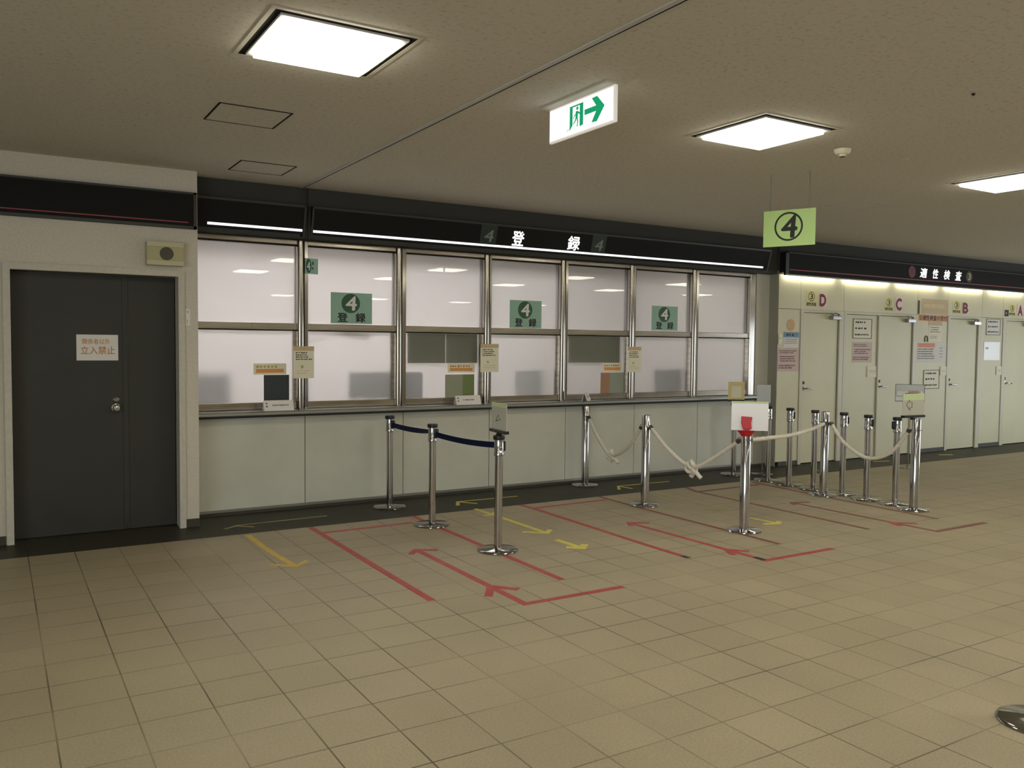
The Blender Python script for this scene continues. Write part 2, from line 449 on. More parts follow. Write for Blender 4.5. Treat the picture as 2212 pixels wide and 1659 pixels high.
# ------------------------------------------------------------------ structure
def room():
    struct(box('floor', M_FLOOR, -6, 19, -12, 7.155, -0.1, 0), 'beige square tiled floor of the hall', 'floor')
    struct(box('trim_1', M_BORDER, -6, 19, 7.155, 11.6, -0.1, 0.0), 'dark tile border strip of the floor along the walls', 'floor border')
    struct(box('ceiling', M_CEIL, -6, 19, -12, 11.6, CE, CE+0.1), 'speckled off-white ceiling of the hall', 'ceiling')
    # wall with the dark double door
    dx0, dx1, dz = 0.10, 1.345, 2.155
    struct(boxes('wall_left', M_WALL, [(-6, dx0, YL, 7.95, 0, CE), (dx1, XW0, YL, 8.0, 0, CE), (dx0, dx1, YL, 7.95, dz, CE), (dx0-0.02, dx1+0.02, 7.90, 7.95, 0, dz)]),
           'rough off-white plaster wall around the dark grey double door', 'wall')
    struct(boxes('baseboard_left', M_BASEB, [(-6, dx0-0.045, YL-0.008, YL, 0, 0.07), (dx1+0.045, XW0, YL-0.008, YL, 0, 0.07)]),
           'low dark skirting on the plaster wall beside the dark double door', 'baseboard')
    # window wall below the counter
    seams = [1.50, 2.548, 3.576, 4.595, 5.606, 6.623, 7.662, XW1]
    g = 0.004
    o = boxes('wall_back', M_PANEL, [(a+g, b-g, YW, YW+0.03, 0.055, 0.925) for a, b in zip(seams, seams[1:])])
    struct(o, 'row of grey-green panels under the service counter', 'wall')
    box('panel_backing', M_DARK, 1.50, XD0, YW+0.03, YW+0.10, 0, 0.925, o)
    o = struct(box('baseboard_back', M_BASEB, XW0, XD0, YW+0.004, YW+0.03, 0, 0.03), 'dark kick base under the counter panels', 'baseboard')
    box('kick_strip', M_ALU, XW0, XW1, YW+0.002, YW+0.03, 0.03, 0.054, o)
    # strip between the windows and the cream doors
    struct(boxes('trim_2', M_PANEL, [(XW1+0.005, XD0, YW, YW+0.06, 0.93, 2.60)]), 'pale narrow wall strip right of the last service window', 'wall strip')
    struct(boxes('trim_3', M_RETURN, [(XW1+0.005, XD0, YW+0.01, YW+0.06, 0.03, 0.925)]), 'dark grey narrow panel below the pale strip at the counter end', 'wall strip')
    # bulkhead above fascias
    o = struct(boxes('trim_4', M_BULK, [(XW0, 2.46, 7.87, 8.4, 2.58, CE), (2.54, XD0, 7.87, 8.4, 2.58, CE), (2.46, 2.54, 7.885, 8.4, 2.58, CE), (XD0, 19, 7.84, 8.4, 2.58, CE)]),
               'dark grey bulkhead between the sign fascias and the ceiling', 'bulkhead')
    # cream wall
    up = [XD0, 9.376, 10.279, 11.995, 12.790, 13.740, 14.354, 15.31, 16.3, 17.6, 19]
    lst = [(a+0.003, b-0.003, YD, YD+0.05, 2.125, 2.60) for a, b in zip(up, up[1:])]
    for a, b in ((XD0, 9.376), (11.995, 12.790), (13.740, 14.354), (15.31, 16.3), (16.3, 17.6), (17.6, 19)):
        lst.append((a+0.003, b-0.003, YD, YD+0.05, 0.06, 2.119))
    o = struct(boxes('wall_right', M_CREAM, lst), 'cream steel wall panels around the lettered doors', 'wall')
    box('panel_backing', M_DARK, XD0+0.002, 19, YD+0.05, YD+0.06, 0, 2.60, o)
    box('wall_return', M_RETURN, XD0-0.001, XD0+0.010, YD, YW+0.06, 0.0, 2.62, o)  # side face turned from the lamps; its shade is put into the colour
    struct(boxes('baseboard_right', M_BASEB, [(a, b, YD-0.004, YD+0.05, 0, 0.06) for a, b in ((9.0, 9.376), (11.995, 12.79), (13.74, 14.354), (15.31, 19))]),
           'dark skirting under the cream wall panels between the doors', 'baseboard')
    # walls out of the picture
    struct(boxes('wall_west', M_WALL, [(-6.1, -6, -12, -10, 0, CE), (-6.1, -6, 0, 7.95, 0, CE), (-6.1, -6, -10, 0, 2.3, CE), (-6.1, -6, -10, 0, 0, 0.05)]), 'plain plaster end wall on the door side of the hall', 'wall')
    struct(boxes('wall_east', M_WALL, [(19, 19.1, -12, -1.8, 0, CE), (19, 19.1, 5.5, 11.6, 0, CE), (19, 19.1, -1.8, 5.5, 2.3, CE), (19, 19.1, -1.8, 5.5, 0, 0.05)]), 'plain plaster end wall beyond the cream doors', 'wall')
    struct(box('wall_south', M_WALL, -6, 19, -12.1, -12, 0, CE), 'plaster wall behind the viewer', 'wall')
    struct(boxes('window_8', M_STEEL, [(19.02, 19.08, -1.8+1.46*i-0.03, -1.8+1.46*i+0.03, 0.05, 2.3) for i in range(6)]), 'glazed entrance with steel posts beyond the cream doors', 'window')
    struct(boxes('window_9', M_STEEL, [(-6.08, -6.02, -10+1.25*i-0.03, -10+1.25*i+0.03, 0.05, 2.3) for i in range(9)]), 'glazed front with steel posts on the door side', 'window')
    # ceiling joint
    o = struct(box('trim_5', M_LFRAME, 2.455, 2.485, -12, 7.87, CE-0.006, CE), 'grey joint strip running across the ceiling to the bulkhead', 'ceiling joint')
    box('joint_gap', M_DARK, 2.485, 2.499, -12, 7.87, CE-0.003, CE, o)
    box('joint_edge', M_LTRIM, 2.499, 2.512, -12, 7.87, CE-0.005, CE, o)
    # office behind the windows
    struct(boxes('wall_office', M_OFFW, [(1.45, 9.2, 11.5, 11.6, 0, CE), (1.40, 1.499, 8.01, 11.6, 0.0, CE), (9.2, 9.3, 8.41, 11.6, 0, CE)]), 'white walls of the office behind the service windows', 'wall')
room()

# ------------------------------------------------------------------ ceiling fixtures
def ceiling_lamps():
    root = empty('ceiling_light', (1.405, 4.083, CE))
    R = 0.34
    def ring(bm, a, b, z0, z1):
        for r in ((-a, a, -a, -b), (-a, a, b, a), (-a, -b, -b, b), (b, a, -b, b)): bm_box(bm, *r, z0, z1)
    bm = bmesh.new(); ring(bm, R+0.022, R, -0.004, 0); obj('trim_ring', bm, M_LTRIM, root)
    bm = bmesh.new(); ring(bm, R, R-0.034, -0.002, 0); obj('shadow_gap', bm, M_DARK, root)  # flat ring, no hole: the recess's shade is put into its dark colour
    bm = bmesh.new(); ring(bm, R-0.032, R-0.075, -0.012, 0); obj('lamp_frame', bm, M_LFRAME, root)
    bm = bmesh.new(); bm_box(bm, -R+0.060, R-0.060, -R+0.060, R-0.060, -0.032, 0); obj('diffuser', bm, M_PANELW, root, bevel=0.006)
    seen = {(1, 0): 'bright square ceiling panel light left of the ceiling joint, above the dark double door',
            (2, 0): 'bright square ceiling panel light right of the green exit sign',
            (3, 0): 'bright square ceiling panel light cut by the right edge of the picture'}
    rows = [4.083, 1.40, -1.35, -9.6]
    first = True
    for j, y in enumerate(rows):
        for i in range(0, 7):
            x = 1.405+3.045*(i-1)
            if j == 0 and (i == 0 or i > 3): continue
            lab = seen.get((i, j), 'square ceiling panel light in the grid of lights behind the viewer')
            if (i, j) == (1, 0):
                o = tag(root, lab, 'ceiling light', 'square panel lights of the hall ceiling')
            else:
                if j == 0 and i > 3: lab = 'square ceiling panel light farther along the front row, past the right edge'
                o = dup(root, (x, y, CE), 0, lab)
ceiling_lamps()

def access_panel(x0, x1, y0, y1, label):
    bm = bmesh.new(); t = 0.012
    for r in ((x0, x1, y0, y0+t), (x0, x1, y1-t, y1), (x0, x0+t, y0, y1), (x1-t, x1, y0, y1)): bm_box(bm, *r, CE-0.003, CE)
    o = tag(obj('access_panel', bm, M_DARK if x0 < 5 else M_LFRAME), label, 'ceiling hatch', 'square hatches in the ceiling')
    box('hatch_board', M_CEIL, x0+t, x1-t, y0+t, y1-t, CE-0.002, CE, o)
access_panel(1.185, 1.64, 5.375, 5.835, 'square ceiling hatch just beyond the first panel light left of the joint')
access_panel(1.70, 2.155, 6.965, 7.41, 'square ceiling hatch close to the dark bulkhead, left of the ceiling joint')
access_panel(7.27, 7.73, 5.37, 5.815, 'faint square ceiling hatch right of the hanging lime sign')
access_panel(7.25, 7.70, 6.56, 7.0, 'faint square ceiling hatch half hidden behind the hanging lime sign')

def detectors():
    bm = bmesh.new(); bm_lathe(bm, [(0.001, -0.052), (0.022, -0.050), (0.026, -0.036), (0.045, -0.034), (0.056, -0.020), (0.060, 0)], 28, (5.314, 4.107, CE))
    o = tag(obj('smoke_detector', bm, M_CREAMP, None, True), 'round off-white smoke detector right of the middle ceiling light', 'smoke detector')
    bm = bmesh.new(); bm_lathe(bm, [(0.018, -0.056), (0.018, -0.05)], 20, (5.314, 4.107, CE)); obj('sensor_head', bm, M_GRILLE, o)
    bm = bmesh.new(); bm_lathe(bm, [(0.03, -0.008), (0.036, -0.004), (0.036, 0)], 24, (5.971, 4.056, CE))
    tag(obj('ceiling_cover_disc', bm, M_LFRAME, None, True), 'small flat grey disc on the ceiling, right of the smoke detector', 'cover disc')
    bm = bmesh.new(); bm_lathe(bm, [(0.004, -0.012), (0.010, -0.008), (0.010, 0)], 14, (4.763, 2.815, CE))
    tag(obj('sprinkler_tip', bm, M_BLK, None, True), 'tiny dark sprinkler tip on the ceiling in the upper right corner', 'sprinkler')
detectors()

def exit_sign():
    w, h = 0.645, 0.205
    mw = face((2.930, 4.395, CE-h-0.012), (-1, 0, 0))
    # local x runs towards -Y (to the right for the reader on the left)
    bm = bmesh.new(); bm_box(bm, 0, w, 0, h, -0.024, 0)
    o = obj('exit_sign', bm, M_SIGNH, bevel=0.006, mw=mw)
    tag(o, 'lit white exit sign with green running figure and arrow under the ceiling', 'exit sign')
    bm = bmesh.new(); bm_box(bm, -0.01, w+0.01, h, h+0.012, -0.06, 0.06); obj('mounting_plate', bm, M_LTRIM, o)
    bm = bmesh.new(); bm_box(bm, 0.012, w-0.012, 0.012, h-0.012, 0, 0.002); obj('lit_face', bm, M_SIGNW, o)
    U = lambda P: [(a*w, b*h) for a, b in P]
    pics = [[(.345,.16),(.39,.30),(.39,.80),(.345,.80)], [(.50,.20),(.553,.22),(.553,.82),(.50,.80)], [(.345,.80),(.553,.80),(.553,.845),(.345,.845)]]
    bm = bmesh.new()
    for P in pics: bm.faces.new([bm.verts.new((a, b, 0.0028)) for a, b in U(P)])
    obj('doorway_pictogram', bm, M_EXG, o)
    bm = bmesh.new()
    P = [(.573,.46),(.573,.61),(.745,.61),(.68,.85),(.757,.86),(.865,.53),(.757,.17),(.68,.19),(.745,.46)]
    bm.faces.new([bm.verts.new((a, b, 0.0028)) for a, b in U(P)])
    obj('arrow_pictogram', bm, M_EXG, o)
    bm = bmesh.new()
    run = [[(.44,.66),(.475,.66),(.47,.46),(.435,.46)], [(.435,.64),(.44,.60),(.41,.55),(.40,.47),(.412,.47),(.42,.53),(.45,.58)],
           [(.472,.65),(.475,.58),(.505,.54),(.508,.58)], [(.452,.47),(.47,.47),(.478,.36),(.47,.22),(.457,.22),(.463,.35)],
           [(.436,.48),(.455,.47),(.44,.38),(.405,.31),(.40,.345),(.425,.40)]]
    for P in run: bm.faces.new([bm.verts.new((a, b, 0.0031)) for a, b in U(P)])
    bm_disc(bm, .463*w, .735*h, .017*w, .05*h, 0.0031, 20)
    obj('running_figure', bm, M_EXG, o)
    bm = bmesh.new(); bm_lines(bm, .30*w, .17*h, .35*w, .23*h, 0.0032, 2, 0.5); obj('print_lines', bm, M_INKG, o)
exit_sign()

def hanging_sign():
    a, b = Vector((5.605, 5.033, 0)), Vector((5.735, 4.738, 0))
    d = (b-a).normalized(); w = 0.43; c = (a+b)/2
    n = Vector((d.y, -d.x, 0))          # faces the queue side
    if n.dot(Vector((-1, -1, 0))) < 0: n = -n
    x = Vector((0, 0, 1)).cross(n)
    org = c - x*w/2; org.z = 2.447
    mw = face(org, n)
    o = board('hanging_sign', mw, w, 0.30, M_LIME, 'lime green sheet with a circled 4 hanging on two wires from the ceiling', 'sign',
              [('disc', M_INK, (0.49, 0.54, 0.275, 0.40), 0.87), ('text', M_INK, '4', (0.35, 0.24, 0.64, 0.84), 0.02, 0.06)], t=0.003)
    for p in (a, b):
        q = mw.inverted() @ Vector((p.x, p.y, CE)); 
        bm = bmesh.new(); bm_tube(bm, [(q.x, 0.285, 0.0015), (q.x, q.y, 0.0015)], 0.0022, 6); obj('hanging_wire', bm, M_INKG, o)
hanging_sign()

# ------------------------------------------------------------------ fascias
def slant(z): return 7.80+(2.875-z)/0.297*0.08
def fascia(name, x0, x1, label, strip):
    bm = bmesh.new()
    prof = [(7.80, 2.875), (7.80+0.08, 2.578), (7.92, 2.578), (7.92, 2.60), (7.90, 2.60), (7.868, 2.875)]
    bm_prism(bm, prof, x0, x1, lambda u, v, d: (d, u, v))
    o = tag(obj(name, bm, M_BLACK), label, 'sign fascia', 'black sign fascias along the wall')
    bm = bmesh.new()
    e = 0.018
    mw = face((x0, slant(2.578)-0.0, 2.578), (0, -0.297, -0.08), (0, -0.08, 0.297))
    L = math.hypot(0.297, 0.08)
    for r in ((0, 0, x1-x0, 0.012), (0, L-0.02, x1-x0, L), (0, 0, e, L), (x1-x0-e, 0, x1-x0, L)): bm_box(bm, r[0], r[2], r[1], r[3], 0, 0.004)
    obj('edge_frame', bm, M_FTRIM, o, mw=mw)
    bm = bmesh.new(); bm_box(bm, strip[0]-x0, strip[1]-x0, 0.064, 0.086, 0, 0.003); obj('light_strip', bm, M_STRIPW, o, mw=mw)
    box('cove_tube', M_COVE, x0+0.12, x1-0.12, 7.935, 7.955, 2.585, 2.60, o)
    return o, mw, L
def fascias():
    fascia('sign_fascia', 1.502, 2.505, 'short black fascia with a white light strip over the leftmost window', (1.625, 2.479))
    o, mw, L = fascia('sign_fascia', 2.562, 8.735, 'long black fascia with white lit characters above the service windows', (2.584, 8.639))
    for ch, xa, xb in (('登', 4.765, 4.912), ('録', 5.493, 5.652)):
        bm = bmesh.new(); bm_text(bm, ch, xa-2.562, 0.098, xb-2.562, 0.252, 0.004, 0.022); obj('lettering', bm, M_TEXTW, o, mw=mw)
    for k, (xa, xb) in enumerate(((4.372, 4.569), (5.820, 6.020))):
        m2 = mw @ Matrix.Translation((xa-2.562, 0.075, 0.001))
        board('number_plate', m2, xb-xa, 0.215, M_DKGRN, ('dark green unlit plate with a 4 left of the lit characters', 'dark green unlit plate with a 4 right of the lit characters')[k],
              'number plate', [('text', M_DIMW, '4', (0.24, 0.18, 0.78, 0.76), 0.01, 0.1)], group='dim number plates on the long fascia')
    # fascia on the plaster wall
    o = tag(box('sign_fascia', M_BLACK, -6, 1.488, 7.615, YL, 2.555, 2.862), 'black fascia with a dull red line above the dark double door', 'sign fascia', 'black sign fascias along the wall')
    boxes('edge_frame', M_FTRIM, [(-6, 1.488, 7.609, 7.615, 2.845, 2.862), (-6, 1.488, 7.609, 7.615, 2.555, 2.578), (1.462, 1.488, 7.609, 7.615, 2.555, 2.862)], o)
    box('red_line', M_REDS, -6, 1.42, 7.611, 7.615, 2.603, 2.612, o)
    # fascia above the cream doors
    o = tag(boxes('sign_fascia', M_BLACK, [(8.94, 19, 7.745, 7.775, 2.575, 2.865), (8.94, 19, 7.775, 7.84, 2.60, 2.865)]), 'black fascia with a red line and white characters above the cream doors', 'sign fascia', 'black sign fascias along the wall')
    boxes('edge_frame', M_FTRIM, [(8.94, 19, 7.739, 7.745, 2.852, 2.865), (8.94, 9.0, 7.739, 7.745, 2.575, 2.865)], o)
    box('bottom_strip', M_SATIN, 8.94, 19, 7.741, 7.775, 2.557, 2.575, o)
    box('red_line', M_REDS, 9.02, 19, 7.741, 7.745, 2.628, 2.641, o)
    bm = bmesh.new()
    sx = 0.985
    for ch, xa, xb in (('適', 11.87, 12.06), ('性', 12.18, 12.345), ('検', 12.47, 12.65), ('査', 12.775, 12.955)):
        bm_text(bm, ch, xa, 2.675, xb-0.03, 2.815, 0, 0.024, 0.2)
    obj('lettering', bm, M_TEXTW, o, mw=Matrix(((1, 0, 0, 0), (0, 0, -1, 7.742), (0, 1, 0, 0), (0, 0, 0, 1))))
    for k, (xa, xb) in enumerate(((11.585, 11.76), (13.065, 13.24))):
        bm = bmesh.new(); bm_lathe(bm, [((xb-xa)/2, 0), ((xb-xa)/2, 0.004)], 30, axis='y')
        d = obj('number_disc', bm, M_DRED if k == 0 else M_GRILLE); d.location = ((xa+xb)/2, 7.7445, 2.745)
        tag(d, ('dim red disc with a 3 before the white characters', 'dim brown disc with a 3 after the white characters')[k], 'number disc', 'number discs on the right fascia')
        bm = bmesh.new(); bm_text(bm, '3', -0.03, -0.05, 0.035, 0.05, 0, 0.03, 0.1)
        obj('lettering', bm, M_INKR if k == 0 else M_ORGF, d, mw=Matrix(((1, 0, 0, 0), (0, 0, -1, -0.005), (0, 1, 0, 0), (0, 0, 0, 1))))
    for i in range(8):
        x0 = 9.02+1.22*i
        tag(box('cove_lamp', M_COVE, x0, x0+1.02, 7.80, 7.82, 2.575, 2.597), 'slim tube lamp tucked under the right fascia, %s' % ['over door D', 'between doors D and C', 'over door C', 'over the notice panel left of door B', 'over door B', 'over door A', 'past door A', 'at the far end'][i], 'tube lamp', 'tube lamps under the right fascia')
fascias()

# ------------------------------------------------------------------ service windows
MULL = [(1.44, 1.50), (2.477, 2.581), (3.493, 3.606), (4.523, 4.615), (5.524, 5.627), (6.531, 6.628), (7.543, 7.652), (8.572, 8.665)]
def windows():
    words = ['leftmost service window beside the dark door', 'second service window with the left green 4 poster', 'third service window with grey-green boards behind its lower pane',
             'fourth service window with the middle green 4 poster', 'fifth service window with a brown sheet on its lower pane', 'sixth service window with the right green 4 poster', 'seventh and last service window by the pale strip']
    for i, (a, b) in enumerate(MULL):
        if i == 0: continue
        c = (a+b)/2
        bm = bmesh.new()
        if i < 7:
            # rounded left half, groove, narrower right half
            r = 0.030
            pr = [(a, YW+0.05), (a, YW+0.015)] + [(a+0.032-0.032*math.cos(t*PI/8), YW+0.015-0.028*math.sin(t*PI/8)) for t in range(1, 8)] + [(a+0.064, YW+0.015), (a+0.064, YW+0.05)]
            bm_prism(bm, pr, 0.965, 2.575, lambda u, v, d: (u, v, d))
            pr = [(a+0.069, YW+0.05), (a+0.069, YW+0.006), (a+0.071, YW+0.004), (b-0.002, YW+0.004), (b, YW+0.006), (b, YW+0.05)]
            bm_prism(bm, pr, 0.965, 2.575, lambda u, v, d: (u, v, d))
        else:
            bm_prism(bm, [(a, YW+0.05), (a, YW+0.003), (a+0.003, YW), (b-0.003, YW), (b, YW+0.003), (b, YW+0.05)], 0.965, 2.575, lambda u, v, d: (u, v, d))
        o = struct(obj('trim_%d' % (i+5), bm, M_STEEL, smooth=True), 'polished steel post at the right side of the %s' % words[i-1].split(' with')[0], 'window post', 'polished posts between the service windows')
        box('post_groove', M_DARK, a+0.004, b-0.004, YW+0.03, YW+0.12, 0.965, 2.575, o)
    for i in range(7):
        x0 = MULL[i][1] if i else 1.50
        x1 = MULL[i+1][0]
        root = struct(empty('window_%d' % (i+1), (x0, YW+0.05, 0.965)), words[i], 'window', 'service windows in a row')
        X = x1-x0
        def part(n, m, u0, u1, y0, y1, z0, z1, bev=0.0):
            return box(n, m, u0, u1, y0, y1, z0-0.965, z1-0.965, root, bev)
        part('header', M_STEELH, 0, X, -0.04, 0.05, 2.532, 2.578, 0.004)
        part('header_lip', M_DARK, 0, X, -0.025, 0.05, 2.522, 2.532)
        part('transom', M_STEELH, 0, X, -0.03, 0.05, 1.722, 1.785, 0.004)
        part('transom_shadow_gap', M_DARK, 0, X, -0.015, 0.05, 1.712, 1.722)
        part('bottom_rail', M_STEELH, 0, X, -0.02, 0.05, 0.968, 1.035, 0.004)
        part('stile', M_STEELH, X-0.028, X, 0.0, 0.04, 1.035, 1.712)
        g = M_GLASSC if i in (2, 4) else M_GLASS
        part('upper_pane', M_GLASS, 0, X, 0.012, 0.018, 1.785, 2.522)
        part('lower_pane', g, 0, X-0.028, 0.012, 0.018, 1.035, 1.712)
        if i == 0:
            for u in (0.55, 0.72): part('rail_clip', M_SATIN, u-0.003, u+0.003, -0.033, -0.03, 1.722, 1.785)
windows()

def counter():
    bm = bmesh.new()
    bm_prism(bm, [(7.83, 0.928), (7.822, 0.936), (7.822, 0.957), (7.83, 0.965), (8.60, 0.965), (8.60, 0.928)], XW0+0.002, 8.672, lambda u, v, d: (d, u, v))
    o = tag(obj('service_counter', bm, M_COUNTER), 'long grey steel service counter under the row of windows', 'counter')
    box('counter_shade', M_BULK, XW0+0.002, 8.66, 7.90, 7.998, 0.905, 0.928, o)  # dark block standing in for the shade under the counter overhang
counter()

# ------------------------------------------------------------------ office things seen through the frosted panes
def office():
    o = empty('office_light', (2.2, 9.3, CE))
    tag(o, 'long office ceiling light behind the leftmost service windows', 'office light', 'office ceiling lights')
    box('diffuser', M_OFFICE, -0.6, 0.6, -0.3, 0.3, -0.03, 0, o)
    box('lamp_frame', M_LFRAME, -0.63, 0.63, -0.33, 0.33, -0.012, 0, o)
    labs = ['long office ceiling light behind the third service window', 'long office ceiling light behind the fourth service window']
    for k, x in enumerate((3.8, 5.4)):
        d = dup(o, (x, 9.3, CE), 0, labs[k])
    o = empty('office_light', (7.6, 9.3, CE)); tag(o, 'dim office ceiling light behind the last service windows', 'office light', 'office ceiling lights')
    box('diffuser', M_OFFICE2, -0.6, 0.6, -0.3, 0.3, -0.03, 0, o); box('lamp_frame', M_LFRAME, -0.63, 0.63, -0.33, 0.33, -0.012, 0, o)
    def monitor(x, y, w, h, label):
        bm = bmesh.new(); bm_box(bm, -w/2, w/2, -0.02, 0.02, 0.06, 0.06+h)
        m = obj('monitor', bm, M_MON, bevel=0.006); m.location = (x, y, 0.965)
        tag(m, label, 'monitor', 'blurred monitors behind the frosted panes')
        box('monitor_stand', M_CHAIR, -0.10, 0.10, -0.06, 0.08, 0, 0.012, m); box('monitor_neck', M_CHAIR, -0.02, 0.02, 0.0, 0.03, 0.012, 0.10, m)
        box('screen', M_CHAIR, -w/2+0.015, w/2-0.015, 0.02, 0.022, 0.08, 0.04+h, m)
    monitor(3.36, 8.34, 0.48, 0.28, 'grey blurred monitor behind the second service window')
    monitor(5.30, 8.34, 0.34, 0.28, 'grey blurred monitor behind the fourth service window')
    monitor(7.45, 8.34, 0.46, 0.28, 'grey blurred monitor behind the sixth service window')
    def chair(x, y, rz, label):
        r = empty('office_chair', (x, y, 0), rz); tag(r, label, 'chair', 'dark chairs behind the frosted panes')
        bm = bmesh.new(); bm_box(bm, -0.21, 0.21, -0.03, 0.03, 0.78, 1.28); obj('backrest', bm, M_CHAIR, r, bevel=0.03)
        box('seat', M_CHAIR, -0.24, 0.24, 0.0, 0.46, 0.43, 0.50, r, 0.02)
        bm = bmesh.new(); bm_lathe(bm, [(0.025, 0.08), (0.025, 0.43)], 12, (0, 0.22, 0)); obj('gas_post', bm, M_CHAIR, r)
        bm = bmesh.new(); bm_box(bm, -0.03, 0.03, -0.035, -0.01, 0.45, 0.85); obj('back_bar', bm, M_CHAIR, r)
        for k in range(5):
            bm = bmesh.new(); a = 2*PI*k/5; bm_tube(bm, [(0, 0.22, 0.09), (0.28*math.cos(a), 0.22+0.28*math.sin(a), 0.05)], 0.02, 8); obj('leg', bm, M_CHAIR, r)
            bm = bmesh.new(); bm_lathe(bm, [(0.025, -0.015), (0.025, 0.015)], 12, (0.28*math.cos(a), 0.22+0.28*math.sin(a), 0.025), 'x'); obj('caster', bm, M_BLK, r)
    chair(1.86, 8.90, 0.2, 'dark blurred chair back behind the leftmost service window')
    chair(4.0, 8.92, -0.3, 'dark blurred chair back behind the third service window')
    chair(5.70, 8.90, 0.25, 'dark blurred chair back behind the fourth and fifth service windows')
    chair(7.98, 8.90, -0.2, 'dark blurred chair back behind the last service window')
    # grey-green boards hung right behind the panes
    for (xa, xb, lab) in ((3.66, 4.095, 'grey-green board behind the third window, left of its vertical gap'), (4.105, 4.485, 'grey-green board behind the third window, right of its vertical gap'), (5.69, 6.45, 'grey-green board behind the fifth window pane')):
        tag(box('hung_board', M_GGREY, xa, xb, 8.085, 8.093, 1.40, 1.71), lab, 'board', 'grey-green boards behind lower panes')
    # desk lamp behind the second window
    r = empty('desk_lamp', (2.72, 8.40, 0.965)); tag(r, 'blurred desk lamp with a slanting arm behind the second service window', 'desk lamp')
    bm = bmesh.new(); bm_lathe(bm, [(0.08, 0), (0.08, 0.02), (0.02, 0.03)], 20); obj('base', bm, M_MON, r)
    bm = bmesh.new(); bm_tube(bm, [(0, 0, 0.03), (-0.08, 0.05, 0.62), (0.42, 0.05, 0.75)], 0.009, 8); obj('arm', bm, M_MON, r)
    bm = bmesh.new(); bm_tube(bm, [(0.36, 0.05, 0.74), (0.66, 0.05, 0.70)], 0.035, 12); obj('lamp_shade', bm, M_LFRAME, r)
    # bottle behind window five
    bm = bmesh.new(); bm_lathe(bm, [(0.035, 0), (0.036, 0.15), (0.014, 0.19), (0.014, 0.23)], 18, (6.38, 8.20, 0.965)); 
    o = tag(obj('pump_bottle', bm, M_ACRYL, None, True), 'pale bottle behind the fifth window near the brown sheet', 'bottle')
    bm = bmesh.new(); bm_lathe(bm, [(0.016, 0.23), (0.016, 0.26)], 14, (6.38, 8.20, 0.965)); obj('cap', bm, M_WHITEI, o)
office()

